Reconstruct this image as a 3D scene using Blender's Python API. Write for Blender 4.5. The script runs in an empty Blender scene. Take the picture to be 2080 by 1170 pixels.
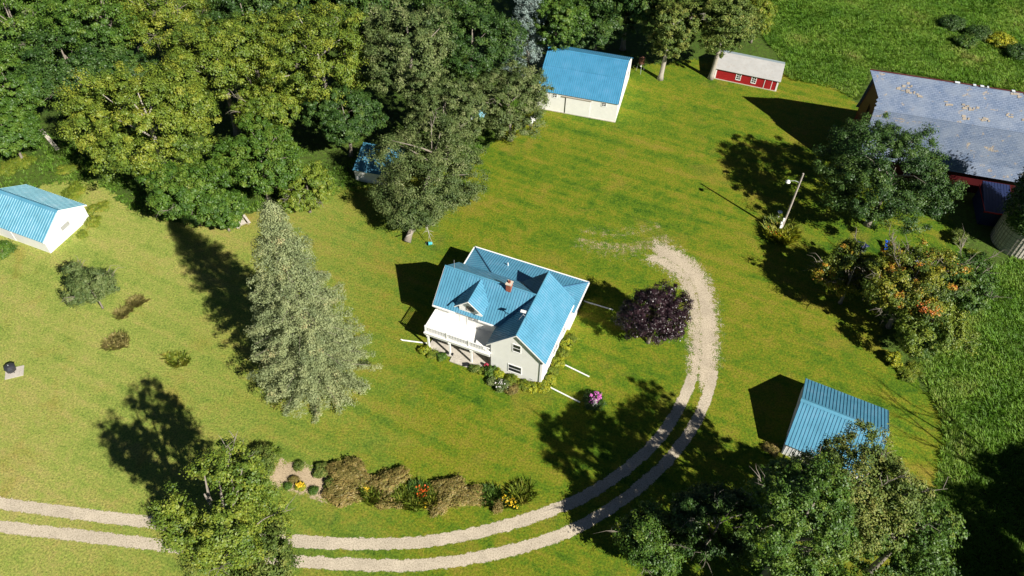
import bpy, math, random
import numpy as np
from mathutils import Vector, Matrix
R = math.radians
sc = bpy.context.scene
COL = sc.collection
rng = np.random.default_rng(7)
random.seed(7)

# ------------------------------------------------------------------ camera (solved from the buildings and their shadows)
CAM_H, F_PX, PITCH, ROLL = 78.0, 1597.7, R(48.983), R(1.738)
SUN_AZ, SUN_EL = R(134.946 - 180.0), R(37.873)      # direction towards the sun, from +x ccw
cam = bpy.data.cameras.new('camera'); co = bpy.data.objects.new('camera', cam); COL.objects.link(co)
cam.sensor_width = 36.0; cam.lens = 36.0 * F_PX / 2080.0; cam.clip_start = 1.0; cam.clip_end = 6000
co.matrix_world = Matrix.Translation((0, 0, CAM_H)) @ Matrix.Rotation(math.pi/2 - PITCH, 4, 'X') @ Matrix.Rotation(ROLL, 4, 'Z')
sc.camera = co
sc.render.resolution_x, sc.render.resolution_y = 1024, 576

def at(px, py, z=0.0):
    """world point at height z seen at a survey pixel of the 2080x1170 photograph"""
    a, b = px - 1040.0, py - 585.0
    u = a*math.cos(ROLL) + b*math.sin(ROLL); v = -a*math.sin(ROLL) + b*math.cos(ROLL)
    cp, sp = math.cos(PITCH), math.sin(PITCH)
    d = Vector((u, F_PX*cp - v*sp, -F_PX*sp - v*cp))
    t = (z - CAM_H)/d.z
    return Vector((d.x*t, d.y*t, z))

# ------------------------------------------------------------------ tagging
def tag(o, label=None, cat=None, group=None, kind=None):
    if label: o['label'] = label
    if cat: o['category'] = cat
    if group: o['group'] = group
    if kind: o['kind'] = kind
    return o
def empty(name, loc, rz, label, cat, group=None):
    o = bpy.data.objects.new(name, None); COL.objects.link(o)
    o.location = loc; o.rotation_euler = (0, 0, rz); o.empty_display_size = .3
    return tag(o, label, cat, group)
def link(name, me, parent=None, loc=(0, 0, 0), rot=(0, 0, 0), scale=(1, 1, 1)):
    o = bpy.data.objects.new(name, me); COL.objects.link(o)
    o.location = loc; o.rotation_euler = rot; o.scale = scale
    if parent: o.parent = parent
    return o

# ------------------------------------------------------------------ materials
def newmat(name):
    m = bpy.data.materials.new(name); m.use_nodes = True
    nt = m.node_tree; nt.nodes.clear()
    out = nt.nodes.new('ShaderNodeOutputMaterial')
    return m, nt, out
def nd(nt, t, **kw):
    n = nt.nodes.new(t)
    for k, v in kw.items():
        if k.startswith('i_'):
            n.inputs[k[2:].replace('_', ' ')].default_value = v
        else: setattr(n, k, v)
    return n
def ramp(nt, fac, stops, interp='LINEAR'):
    r = nt.nodes.new('ShaderNodeValToRGB'); r.color_ramp.interpolation = interp
    e = r.color_ramp.elements
    while len(e) < len(stops): e.new(.5)
    for el, (p, c) in zip(e, stops):
        el.position = p; el.color = (c[0], c[1], c[2], 1)
    if fac is not None: nt.links.new(fac, r.inputs[0])
    return r
def noise(nt, scale, detail=4, rough=.6, vec=None, dist=0.0):
    n = nd(nt, 'ShaderNodeTexNoise'); n.inputs['Scale'].default_value = scale
    n.inputs['Detail'].default_value = detail; n.inputs['Roughness'].default_value = rough
    n.inputs['Distortion'].default_value = dist
    if vec is not None: nt.links.new(vec, n.inputs['Vector'])
    return n
def mixc(nt, fac, a, b, mode='MIX'):
    m = nt.nodes.new('ShaderNodeMix'); m.data_type = 'RGBA'; m.blend_type = mode
    for s, v in ((m.inputs[0], fac), (m.inputs[6], a), (m.inputs[7], b)):
        if isinstance(v, (int, float)): s.default_value = v
        elif isinstance(v, tuple): s.default_value = (*v[:3], 1)
        else: nt.links.new(v, s)
    return m.outputs[2]
def math_(nt, op, a, b=None, c=None, clamp=False):
    m = nt.nodes.new('ShaderNodeMath'); m.operation = op; m.use_clamp = clamp
    for i, v in enumerate((a, b, c)):
        if v is None: continue
        if isinstance(v, (int, float)): m.inputs[i].default_value = v
        else: nt.links.new(v, m.inputs[i])
    return m.outputs[0]
def gen_coord(nt): return nt.nodes.new('ShaderNodeNewGeometry').outputs['Position']
def obj_coord(nt): return nt.nodes.new('ShaderNodeTexCoord').outputs['Object']
def mapping(nt, vec, scale=(1, 1, 1), rot=(0, 0, 0)):
    m = nt.nodes.new('ShaderNodeMapping'); nt.links.new(vec, m.inputs[0])
    m.inputs['Scale'].default_value = scale; m.inputs['Rotation'].default_value = rot
    return m.outputs[0]
def pbsdf(nt, out, col, rough=.6, spec=.4, bump=None, bstr=.3, bdist=.02, metal=0):
    p = nt.nodes.new('ShaderNodeBsdfPrincipled')
    if isinstance(col, tuple): p.inputs['Base Color'].default_value = (*col[:3], 1)
    else: nt.links.new(col, p.inputs['Base Color'])
    if isinstance(rough, (int, float)): p.inputs['Roughness'].default_value = rough
    else: nt.links.new(rough, p.inputs['Roughness'])
    p.inputs['Specular IOR Level'].default_value = spec; p.inputs['Metallic'].default_value = metal
    if bump is not None:
        b = nt.nodes.new('ShaderNodeBump'); b.inputs['Strength'].default_value = bstr; b.inputs['Distance'].default_value = bdist
        nt.links.new(bump, b.inputs['Height']); nt.links.new(b.outputs[0], p.inputs['Normal'])
    if out is not None: nt.links.new(p.outputs[0], out.inputs[0])
    return p
def simple(name, col, rough=.6, spec=.35, var=.25, scale=1.5, grime=None, bump=0.0):
    m, nt, out = newmat(name)
    v = obj_coord(nt); n = noise(nt, scale, 6, .65, v)
    lo = tuple(c*(1-var) for c in col); hi = tuple(min(1, c*(1+var*.6)) for c in col)
    c = ramp(nt, n.outputs[0], [(.3, lo), (.7, hi)]).outputs[0]
    if grime:
        n2 = noise(nt, scale*2.3, 8, .7, v, .6)
        c = mixc(nt, ramp(nt, n2.outputs[0], [(.52, (0, 0, 0)), (.72, (1, 1, 1))]).outputs[0], c, grime)
    bn = noise(nt, 22, 4, .6, v).outputs[0] if bump else None
    pbsdf(nt, out, c, rough, spec, bn, bump, .02)
    return m

def leafmat(name, stops, trans=.13, rough=.5, spec=.35, patch=None):
    """stops over the per leaf / per clump tint attribute; patch = (colour, threshold) for turning foliage"""
    m, nt, out = newmat(name)
    a = nd(nt, 'ShaderNodeAttribute', attribute_name='tint')
    oi = nt.nodes.new('ShaderNodeObjectInfo')
    f = math_(nt, 'ADD', a.outputs['Fac'], math_(nt, 'MULTIPLY', math_(nt, 'SUBTRACT', oi.outputs['Random'], .5), .12))
    n = noise(nt, .22, 3, .6, obj_coord(nt))
    f = math_(nt, 'ADD', f, math_(nt, 'MULTIPLY', math_(nt, 'SUBTRACT', n.outputs[0], .5), .7))
    c = ramp(nt, f, stops).outputs[0]
    p = pbsdf(nt, None, c, rough, spec)
    t = nt.nodes.new('ShaderNodeBsdfTranslucent'); nt.links.new(c, t.inputs[0])
    mx = nt.nodes.new('ShaderNodeMixShader'); mx.inputs[0].default_value = trans
    nt.links.new(p.outputs[0], mx.inputs[1]); nt.links.new(t.outputs[0], mx.inputs[2]); nt.links.new(mx.outputs[0], out.inputs[0])
    return m

MAT = {}
MAT['yellowgreen'] = leafmat('leaves_yellow_green', [(.0, (.05, .10, .012)), (.42, (.12, .18, .018)), (.75, (.19, .235, .025)), (1, (.26, .265, .03))])
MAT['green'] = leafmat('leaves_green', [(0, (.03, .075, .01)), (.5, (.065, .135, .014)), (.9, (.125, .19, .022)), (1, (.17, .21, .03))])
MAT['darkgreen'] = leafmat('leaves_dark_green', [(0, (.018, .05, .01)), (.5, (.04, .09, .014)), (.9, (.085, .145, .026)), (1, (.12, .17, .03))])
MAT['oak'] = leafmat('leaves_grey_green', [(0, (.045, .08, .02)), (.5, (.095, .135, .036)), (.85, (.165, .195, .066)), (1, (.24, .25, .12))], rough=.58, spec=.3)
MAT['olive'] = leafmat('leaves_olive', [(0, (.05, .09, .014)), (.5, (.11, .16, .026)), (.85, (.19, .21, .042)), (1, (.26, .24, .06))], rough=.58, spec=.3)
MAT['purple'] = leafmat('leaves_purple', [(0, (.014, .006, .009)), (.5, (.032, .014, .019)), (.9, (.06, .032, .038)), (1, (.10, .07, .075))], trans=.1, rough=.35, spec=.5)
MAT['autumn'] = leafmat('leaves_turning', [(0, (.04, .08, .012)), (.38, (.085, .13, .015)), (.62, (.17, .20, .02)), (.82, (.29, .27, .02)), (.92, (.44, .22, .025)), (1, (.48, .13, .025))])
MAT['spruce'] = leafmat('needles_sage', [(0, (.10, .135, .06)), (.4, (.225, .27, .12)), (.85, (.335, .365, .165)), (1, (.44, .35, .17))], trans=.2, rough=.55)
MAT['bluespruce'] = leafmat('needles_silver_blue', [(0, (.12, .18, .16)), (.5, (.25, .33, .30)), (1, (.38, .46, .42))], trans=.1)
MAT['brown'] = leafmat('foliage_brown', [(0, (.13, .125, .03)), (.4, (.26, .215, .06)), (.72, (.40, .29, .10)), (1, (.26, .32, .05))], trans=.4)
MAT['lime'] = leafmat('foliage_lime', [(0, (.10, .15, .012)), (.45, (.22, .27, .015)), (.8, (.42, .40, .02)), (1, (.5, .42, .02))])
MAT['dry'] = leafmat('grass_dry', [(0, (.17, .17, .04)), (.5, (.34, .30, .09)), (.8, (.46, .37, .15)), (1, (.34, .38, .07))], trans=.5)
MAT['tallgrass'] = leafmat('grass_tall', [(0, (.07, .19, .016)), (.42, (.18, .36, .03)), (.75, (.30, .44, .06)), (1, (.58, .50, .2))], trans=.5)
MAT['weeds'] = leafmat('weeds_mixed', [(0, (.10, .16, .02)), (.5, (.22, .30, .03)), (.8, (.36, .38, .045)), (1, (.42, .32, .08))], trans=.45)
for n, c in dict(pink=(.62, .14, .5), orange=(.75, .13, .015), yellow=(.75, .5, .02), white=(.75, .72, .68)).items():
    MAT['petal_'+n] = leafmat('petals_'+n, [(0, tuple(x*.7 for x in c)), (1, tuple(min(1, x*1.1) for x in c))], trans=.2)

def bark(name, c):
    m, nt, out = newmat(name); v = obj_coord(nt)
    n = noise(nt, 4, 8, .7, mapping(nt, v, (3, 3, .6)))
    pbsdf(nt, out, ramp(nt, n.outputs[0], [(.3, tuple(x*.5 for x in c)), (.7, c)]).outputs[0], .85, .2, n.outputs[0], .6, .05)
    return m
MAT['bark'] = bark('bark_grey', (.30, .26, .21)); MAT['barkpale'] = bark('bark_pale', (.48, .43, .36)); MAT['twig'] = bark('dead_twigs', (.52, .48, .42))

# ------------------------------------------------------------------ mesh builder
class MB:
    def __init__(s): s.v = []; s.f = []; s.m = []
    def add(s, vs, fs, mi=0):
        b = len(s.v); s.v += [tuple(x) for x in vs]
        for f in fs: s.f.append(tuple(i+b for i in f)); s.m.append(mi)
    def box(s, x0, y0, z0, x1, y1, z1, mi=0):
        vs = [(x0,y0,z0),(x1,y0,z0),(x1,y1,z0),(x0,y1,z0),(x0,y0,z1),(x1,y0,z1),(x1,y1,z1),(x0,y1,z1)]
        s.add(vs, [(0,3,2,1),(4,5,6,7),(0,1,5,4),(1,2,6,5),(2,3,7,6),(3,0,4,7)], mi)
    def prism(s, poly, d, mi=0):
        """poly = 3D points, extruded by vector d"""
        n = len(poly); d = Vector(d); p = [Vector(q) for q in poly]
        s.add([*p, *[q+d for q in p]], [tuple(range(n)), tuple(range(2*n-1, n-1, -1))] + [(i, i+n, (i+1) % n+n, (i+1) % n) for i in range(n)], mi)
    def tube(s, pts, rad, n=6, mi=0, cap=True):
        pts = [Vector(p) for p in pts]
        if isinstance(rad, (int, float)): rad = [rad]*len(pts)
        rings = []
        for i, p in enumerate(pts):
            t = (pts[min(i+1, len(pts)-1)] - pts[max(i-1, 0)]).normalized()
            a = t.cross(Vector((0, 0, 1)) if abs(t.z) < .95 else Vector((1, 0, 0))).normalized(); b = t.cross(a)
            rings.append([p + (a*math.cos(2*math.pi*k/n) + b*math.sin(2*math.pi*k/n))*rad[i] for k in range(n)])
        vs = [q for r in rings for q in r]; fs = []
        for i in range(len(pts)-1):
            for k in range(n): fs.append((i*n+k, i*n+(k+1) % n, (i+1)*n+(k+1) % n, (i+1)*n+k))
        if cap: fs += [tuple(range(n))[::-1], tuple((len(pts)-1)*n+k for k in range(n))]
        s.add(vs, fs, mi)
    def lathe(s, prof, n=16, c=(0, 0, 0), mi=0):
        vs = []; fs = []
        for r, z in prof:
            for k in range(n):
                a = 2*math.pi*k/n; vs.append((c[0]+r*math.cos(a), c[1]+r*math.sin(a), c[2]+z))
        for i in range(len(prof)-1):
            for k in range(n): fs.append((i*n+k, i*n+(k+1) % n, (i+1)*n+(k+1) % n, (i+1)*n+k))
        fs += [tuple(range(n))[::-1], tuple((len(prof)-1)*n+k for k in range(n))]
        s.add(vs, fs, mi)
    def roof(s, poly, eave, thick=.07, step=.33, w=.04, h=.035, mi=0, rmi=None):
        """metal roof panel: polygon (convex, seen from above ccw) with ribs running up the slope"""
        p = [Vector(q) for q in poly]; n = (p[1]-p[0]).cross(p[2]-p[0]).normalized()
        if n.z < 0: n = -n; p = p[::-1]
        s.prism([q-n*thick for q in p], n*thick, mi)
        if not step: return
        e = Vector(eave).normalized(); e = (e-n*e.dot(n)).normalized(); u = n.cross(e)
        o = p[0]; q2 = [((q-o).dot(e), (q-o).dot(u)) for q in p]
        a0 = min(q[0] for q in q2); a1 = max(q[0] for q in q2)
        k = max(1, round((a1-a0-.1)/step)); xs = [a0+.05+(a1-a0-.1)*i/k for i in range(k+1)]
        for x in xs:
            vs = []
            for i in range(len(q2)):
                (xa, ya), (xb, yb) = q2[i], q2[(i+1) % len(q2)]
                if (xa-x)*(xb-x) <= 0 and abs(xa-xb) > 1e-9: vs.append(ya+(yb-ya)*(x-xa)/(xb-xa))
            if len(vs) < 2 or max(vs)-min(vs) < .1: continue
            c0 = o+e*(x-w/2)+u*(min(vs)+.004); L = max(vs)-min(vs)-.008
            c0 = c0 - n*.003
            s.prism([c0, c0+e*w, c0+e*w+u*L, c0+u*L], n*h, mi if rmi is None else rmi)
    def build(s, name, mats, parent=None, loc=(0, 0, 0), rot=(0, 0, 0), smooth=False):
        me = bpy.data.meshes.new(name); me.from_pydata(s.v, [], s.f)
        for m in (mats if isinstance(mats, (list, tuple)) else [mats]): me.materials.append(m)
        me.polygons.foreach_set('material_index', s.m)
        if smooth: me.polygons.foreach_set('use_smooth', [True]*len(s.f))
        import bmesh
        bm = bmesh.new(); bm.from_mesh(me); bmesh.ops.recalc_face_normals(bm, faces=bm.faces); bm.to_mesh(me); bm.free()
        me.update()
        return link(name, me, parent, loc, rot)

def np_mesh(name, V, k, tint, mat):
    """V: (n*k,3) vertices of n separate k-gons; tint: (n,) per face"""
    n = len(V)//k
    me = bpy.data.meshes.new(name)
    me.vertices.add(n*k); me.vertices.foreach_set('co', np.ascontiguousarray(V, np.float32).ravel())
    me.loops.add(n*k); me.loops.foreach_set('vertex_index', np.arange(n*k, dtype=np.int32))
    me.polygons.add(n); me.polygons.foreach_set('loop_start', np.arange(0, n*k, k, dtype=np.int32))
    try: me.polygons.foreach_set('loop_total', np.full(n, k, np.int32))
    except Exception: pass
    a = me.attributes.new('tint', 'FLOAT', 'POINT'); a.data.foreach_set('value', np.repeat(tint, k).astype(np.float32))
    for m in (mat if isinstance(mat, (list, tuple)) else [mat]): me.materials.append(m)
    me.update(calc_edges=True); me.validate()
    return me

def unit(a): return a/np.maximum(1e-9, np.linalg.norm(a, axis=-1, keepdims=True))
def leaf_quads(P, N, size, r, asp=.62):
    """rhombic leaf clusters at P facing N"""
    n = len(P); t = unit(np.cross(N, r.normal(size=(n, 3)))); b = np.cross(N, t)
    s = (size*(.6+.8*r.random(n)))[:, None]
    fold = N*s*.22*(r.random((n, 1))-.3)
    V = np.stack([P-t*s, P-b*s*asp+fold, P+t*s, P+b*s*asp+fold], 1).reshape(-1, 3)
    return V

# ------------------------------------------------------------------ vegetation generators
def crown_arrays(seed, Rh, Rv, zc, subs=9, rc=1.0, nclump=260, nleaf=60, leaf=.2, gap=.12, clump_tint=.6, hang=.0, openness=.0):
    r = np.random.default_rng(seed)
    S = [(np.array([0, 0, -.04]), .74-openness*.32)]
    for k in range(subs-1):
        a = 2*math.pi*(k+.7*r.random())/(subs-1)*1.618; z = -.42+.98*r.random(); d = (.54+.16*r.random())*math.sqrt(max(.05, 1-(z*.9)**2))+openness*.15
        S.append((np.array([d*math.cos(a), d*math.sin(a), z*.66]), .27+.20*r.random()))
    W = np.array([s for _, s in S])**2*np.array([1.35]+[1]*(subs-1)); W /= W.sum()
    C = []; D = []; wob = r.normal(size=(6, 3))*3.0; wph = r.random(6)*6.3
    while len(C) < nclump:
        k = r.choice(len(S), p=W); c, s = S[k]
        d = unit(r.normal(size=3)); d[2] = d[2]*.9+.16
        f = .62+.50*r.random()**.8
        p = c+d*s*f
        if p[2] < -.72-hang*.3: continue
        if any(j != k and np.linalg.norm(p-S[j][0]) < S[j][1]*.60 for j in range(len(S))): continue
        w_ = np.sin(wob@p+wph).sum()/6                  # gaps gather in places instead of being spread evenly
        if r.random() < gap+max(0, w_-.1)*gap*7: continue
        if p[2] < -.3 and r.random() < .35: continue
        C.append(p); D.append(unit(d+p*.6))
    C = np.array(C)*[Rh, Rh, Rv]+[0, 0, zc]; D = np.array(D)
    nleaf = int(nleaf*2.35); leaf = leaf*.62
    n = len(C); ct = r.random(n); cr = rc*(.5+.95*r.random(n)**1.5)
    idx = np.repeat(np.arange(n), nleaf)
    dl = unit(r.normal(size=(len(idx), 3))+D[idx]*.35); rad = r.random(len(idx))**.42*(1+.22*r.normal(size=len(idx)))
    sh = np.stack([.75+.6*r.random(n), .75+.6*r.random(n), .5+.3*r.random(n)], 1)
    P = C[idx]+dl*(rad*cr[idx])[:, None]*sh[idx]
    N = unit(dl*.72+D[idx]*.35+np.array([0, 0, .35])+r.normal(size=(len(idx), 3))*.42)
    T = np.clip(ct[idx]*clump_tint+r.random(len(idx))*(1-clump_tint), 0, 1)
    return leaf_quads(P, N, leaf, r), T, C

def crown_mesh(seed, mat, **kw):
    V, T, C = crown_arrays(seed, **kw)
    return np_mesh('crown', V, 4, T, mat), C

def trunk_mesh(seed, h, r0, C, nlimb=12, mat='bark', lean=(0, 0), dead=0, deadlen=3.0):
    r = random.Random(seed); m = MB()
    pts = [Vector((lean[0]*t + .25*math.sin(3*t+seed), lean[1]*t+.25*math.cos(2.3*t+seed)-.25, h*t)) for t in (0, .06, .2, .4, .6, .8, 1)]
    rr = [r0*1.5, r0*1.05, r0*.9, r0*.75, r0*.55, r0*.33, r0*.1]
    m.tube(pts, rr, 8)
    sel = list(range(len(C))); r.shuffle(sel)
    def limb(a, b, ra):
        mid = (a+b)/2+Vector((r.uniform(-.4, .4), r.uniform(-.4, .4), r.uniform(.1, .7)))
        m.tube([a, (a+mid)/2+Vector((0, 0, .1)), mid, b], [ra, ra*.75, ra*.5, ra*.14], 5)
        return mid
    for k in sel[:nlimb]:
        b = Vector(C[k]); t = min(.85, max(.25, (b.z*.75)/h)); a = Vector((lean[0]*t, lean[1]*t, h*t))
        limb(a, b, r0*.38)
    for k in sel[nlimb:nlimb+dead]:
        b = Vector(C[k]); cen = Vector((lean[0]*.6, lean[1]*.6, h*.6)); o = (b-cen).normalized()
        e = b+o*deadlen*r.uniform(.3, .7)+Vector((0, 0, r.uniform(-.3, .8)))
        mid = limb(cen+(b-cen)*.5, e, .085)
        for q in range(5):
            s0 = mid.lerp(e, r.uniform(.0, .9)); limb(s0, s0+o*r.uniform(.6, 1.6)+Vector((r.uniform(-1, 1), r.uniform(-1, 1), r.uniform(-.4, .7))), .04)
    me = bpy.data.meshes.new('trunk'); me.from_pydata(m.v, [], m.f); me.materials.append(MAT[mat])
    me.polygons.foreach_set('use_smooth', [True]*len(m.f)); me.update()
    return me

LIB = {}
def tree(name, px, py, zc, Rh, Rv, mat, label, seed, group=None, cat='tree', lib=None, h=None, r0=None, dead=0, deadlen=3., bm='bark', world=None, lean=(0, 0), nlimb=6, base_px=None, **kw):
    """deciduous tree whose crown centre is at height zc"""
    p = world or at(px, py, zc)
    if base_px: q = at(*base_px); lean = ((p[0]-q.x)/.6, (p[1]-q.y)/.6)
    base = (p[0]-lean[0]*.6, p[1]-lean[1]*.6, 0)
    t = empty(name, base, 0, label, cat, group)
    h = h or zc+Rv*.55; r0 = r0 or .028*h
    if lib and lib in LIB:
        cm, tm, (h0, R0, V0, z0) = LIB[lib]
        a = random.Random(seed).uniform(0, 6.28); s = Rh/R0
        sz = (zc/z0+Rv/V0)/2
        link('trunk', tm, t, rot=(0, 0, a), scale=(s, s, sz)); link('crown', cm, t, rot=(0, 0, a), scale=(s, s, sz))
        return t
    area = Rh*(Rh+Rv)*.5
    kw.setdefault('rc', max(.42, min(.95, Rh*.115))); kw.setdefault('nclump', int(140+3.1*area/(kw['rc']**2)*1.15)); kw['leaf'] = kw.get('leaf', .18)*1.08; kw['nleaf'] = int(kw.get('nleaf', 60)*.95)
    cm, C = crown_mesh(seed, MAT[mat], Rh=Rh, Rv=Rv, zc=zc, **kw)
    if lean != (0, 0):
        pass
    tm = trunk_mesh(seed, h, r0, C+np.array([lean[0]*.6, lean[1]*.6, 0]), nlimb, bm, lean, dead, deadlen)
    link('trunk', tm, t)
    link('crown', cm, t, loc=(lean[0]*.6, lean[1]*.6, 0))
    if lib: LIB[lib] = (cm, tm, (h, Rh, Rv, zc))
    return t

def conifer(name, base, H, Rm, mat, label, seed, dz=.55, nb=11, puff=.5, needles=26, leaf=.16, z0=.05, crowded=0):
    r = np.random.default_rng(seed); t = empty(name, base, 0, label, 'tree')
    PC = []; PD = []; PT = []
    z = z0*H
    m = MB(); m.tube([(0, 0, 0), (0, 0, H*.3), (0, 0, H*.7), (0, 0, H*.99)], [.02*H, .015*H, .008*H, .02], 8)
    while z < H*.985:
        q = z/H; L = Rm*((1-q)**.70)*(1.0 if q > .12 else .80+q*1.7)
        n = max(4, int(nb*(.45+.55*L/Rm)))
        a0 = r.random()*6.28
        for k in range(n):
            a = a0+6.283*k/n+r.normal()*.12; l = L*(.58+.50*r.random()**.8)
            if q < .1: l = min(l, L*.92)
            if r.random() < .07: l *= 1.13
            if r.random() < .13: continue
            d = np.array([math.cos(a), math.sin(a)])
            s = .0
            rise = .10 if q > .75 else -.04
            zz = z+r.normal()*.2
            if k % 3 == 0 and l > 1.5:
                m.tube([(0, 0, zz), (d[0]*l*.5, d[1]*l*.5, zz+rise*l*.4), (d[0]*l*.96, d[1]*l*.96, zz-.10*l+.2)], [.05, .035, .012], 4, cap=False)
            np_ = max(2, int(l/(puff*.85)))
            bt = r.random()
            for j in range(np_):
                f = (j+.6+.3*r.random())/np_
                if f < .35 and l > 2.2: continue
                side = r.normal()*.26*(1-f*.6)*min(l, 3.5)*.45
                x = d*l*f+np.array([-d[1], d[0]])*side
                zz2 = zz-.16*l*f*f+rise*l*f+ .18*l*max(0, f-.72)
                PC.append([x[0], x[1], zz2]); PD.append([d[0]*.75, d[1]*.75, .55]); PT.append(min(1, .55*bt+.45*r.random()+(.25 if q > .86 and r.random() < .5 else 0)))
        z += dz*(.75+.5*r.random())*(1 if q < .8 else .8)
    for j in range(10):
        PC.append([r.normal()*.15, r.normal()*.15, H*(.96+.005*j)]); PD.append([0, 0, 1]); PT.append(.6)
    PC = np.array(PC); PD = unit(np.array(PD)); PT = np.array(PT)
    idx = np.repeat(np.arange(len(PC)), needles)
    dl = unit(r.normal(size=(len(idx), 3))+PD[idx]*.5)
    rad = r.random(len(idx))**.5*puff*(.75+.5*r.random(len(PC)))[idx]
    P = PC[idx]+dl*rad[:, None]*[1, 1, .75]
    N = unit(np.cross(dl, r.normal(size=(len(idx), 3)))*.5+dl*.6+np.array([0, 0, .2]))
    T = np.clip(PT[idx]*.7+.3*r.random(len(idx)), 0, 1)
    me = np_mesh('crown', leaf_quads(P, N, leaf, r, .4), 4, T, MAT[mat])
    tm = bpy.data.meshes.new('trunk'); tm.from_pydata(m.v, [], m.f); tm.materials.append(MAT['bark']); tm.update()
    link('trunk', tm, t); link('crown', me, t)
    return t

def blades(seed, P, H, W, nper, spread, tint, lean=.5):
    """tufts of grass blades at P (n,3): each a bent three vertex blade"""
    r = np.random.default_rng(seed); n = len(P); idx = np.repeat(np.arange(n), nper); k = len(idx)
    a = r.random(k)*6.283; d = np.stack([np.cos(a), np.sin(a), np.zeros(k)], 1)
    H = np.broadcast_to(H, (n,)); h = H[idx]*(.6+.6*r.random(k))
    q = P[idx]+d*(r.random(k)*spread)[:, None]
    tip = q+d*(h*lean*(.4+1.0*r.random(k)))[:, None]+np.array([0, 0, 1])*h[:, None]
    wv = np.stack([-d[:, 1], d[:, 0], np.zeros(k)], 1)*W
    mid = q*.5+tip*.5+np.array([0, 0, 1])*(h*.18)[:, None]
    V = np.stack([q-wv*.6, q+wv*.6, mid+wv, tip, mid-wv], 1).reshape(-1, 3)
    T = np.clip(tint[idx]*.75+.25*r.random(k), 0, 1)
    return V, T

def shrub(name, p, Rh, hgt, mat, label, seed, group=None, cat='shrub', flowers=None, leaf=.11, dens=1.0, stretch=(1, 1), rz=0, rough=False):
    t = empty(name, (p[0], p[1], 0), rz, label, cat, group)
    area = Rh*Rh*stretch[0]*stretch[1]
    V, T, C = crown_arrays(seed, Rh, hgt*.62, hgt*.45, subs=7, rc=max(.2, Rh*.26), nclump=int((40+46*area**.5)*dens), nleaf=26 if rough else 34, leaf=leaf, gap=.22 if rough else .05, openness=.5 if rough else 0)
    V = V*[stretch[0], stretch[1], 1]; V[:, 2] = np.maximum(V[:, 2], .02)
    link('foliage', np_mesh('foliage', V, 4, T, MAT[mat]), t)
    m = MB()
    for k in range(5):
        c = C[(k*7) % len(C)]; m.tube([(0, 0, 0), (c[0]*stretch[0]*.5, c[1]*stretch[1]*.5, c[2]*.6), (c[0]*stretch[0], c[1]*stretch[1], c[2])], [.035, .025, .01], 5)
    m.build('stem', MAT['bark'], t)
    if flowers:
        for fm, n, (fx, fy), fr in flowers:
            r = np.random.default_rng(seed+9)
            top = C[np.argsort(-(C[:, 2]-.6*np.hypot(C[:, 0]-fx, C[:, 1]-fy)))][:max(3, n//8)]
            P = top[r.integers(len(top), size=n)]*[stretch[0], stretch[1], 1]+r.normal(size=(n, 3))*[fr, fr, .06]+[0, 0, Rh*.2]
            N = unit(r.normal(size=(n, 3))*.5+[.3, -.3, 1])
            link('flowers', np_mesh('flowers', leaf_quads(P, N, .085, r, .9), 4, r.random(n), MAT[fm]), t)
    return t

def grass_clump(name, p, rad, hgt, mat, label, seed, group=None, cat='ornamental grass', n=70, stretch=(1, 1), rz=0, flowers=None, W=.028, lean=.75):
    r = np.random.default_rng(seed); t = empty(name, (p[0], p[1], 0), rz, label, cat, group)
    q = r.normal(size=(n, 2))*.42*rad*np.array(stretch); q = np.clip(q, -rad*np.array(stretch), rad*np.array(stretch))
    P = np.column_stack([q, np.zeros(n)])
    V, T = blades(seed, P, hgt*(.7+.5*r.random(n)), W, 22, .12, r.random(n), lean)
    link('foliage', np_mesh('foliage', V, 5, T, MAT[mat]), t)
    if flowers:
        fm, k = flowers
        N = unit(r.normal(size=(k, 3))*.5+[.2, -.2, 1]); Q = P[r.integers(n, size=k)]+r.normal(size=(k, 3))*[.15, .15, .05]+[0, 0, hgt*.95]
        link('flowers', np_mesh('flowers', leaf_quads(Q, N, .1, r, .9), 4, r.random(k), MAT[fm]), t)
    return t

# ------------------------------------------------------------------ world, sun
w = bpy.data.worlds.new('World'); sc.world = w; w.use_nodes = True
nt = w.node_tree; nt.nodes.clear()
sky = nt.nodes.new('ShaderNodeTexSky'); sky.sky_type = 'NISHITA'; sky.sun_disc = False
sky.sun_elevation = SUN_EL; sky.sun_rotation = math.pi/2 - SUN_AZ; sky.air_density = .3; sky.dust_density = 0.0; sky.ozone_density = 1.0; sky.altitude = 300
bg = nt.nodes.new('ShaderNodeBackground'); bg.inputs[1].default_value = .05
wo = nt.nodes.new('ShaderNodeOutputWorld'); nt.links.new(sky.outputs[0], bg.inputs[0]); nt.links.new(bg.outputs[0], wo.inputs[0])
sl = bpy.data.lights.new('sun', 'SUN'); sl.energy = 5.0; sl.angle = R(.53); sl.color = (1, .955, .87)
so = bpy.data.objects.new('sun', sl); COL.objects.link(so); so.location = (60, -60, 120)
sd = Vector((math.cos(SUN_EL)*math.cos(SUN_AZ), math.cos(SUN_EL)*math.sin(SUN_AZ), math.sin(SUN_EL)))
so.rotation_euler = sd.to_track_quat('Z', 'Y').to_euler()
vs = sc.view_settings; vs.view_transform = 'Standard'; vs.look = 'None'; vs.exposure = 0.8; vs.gamma = 1.0; vs.use_curve_mapping = False

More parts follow.
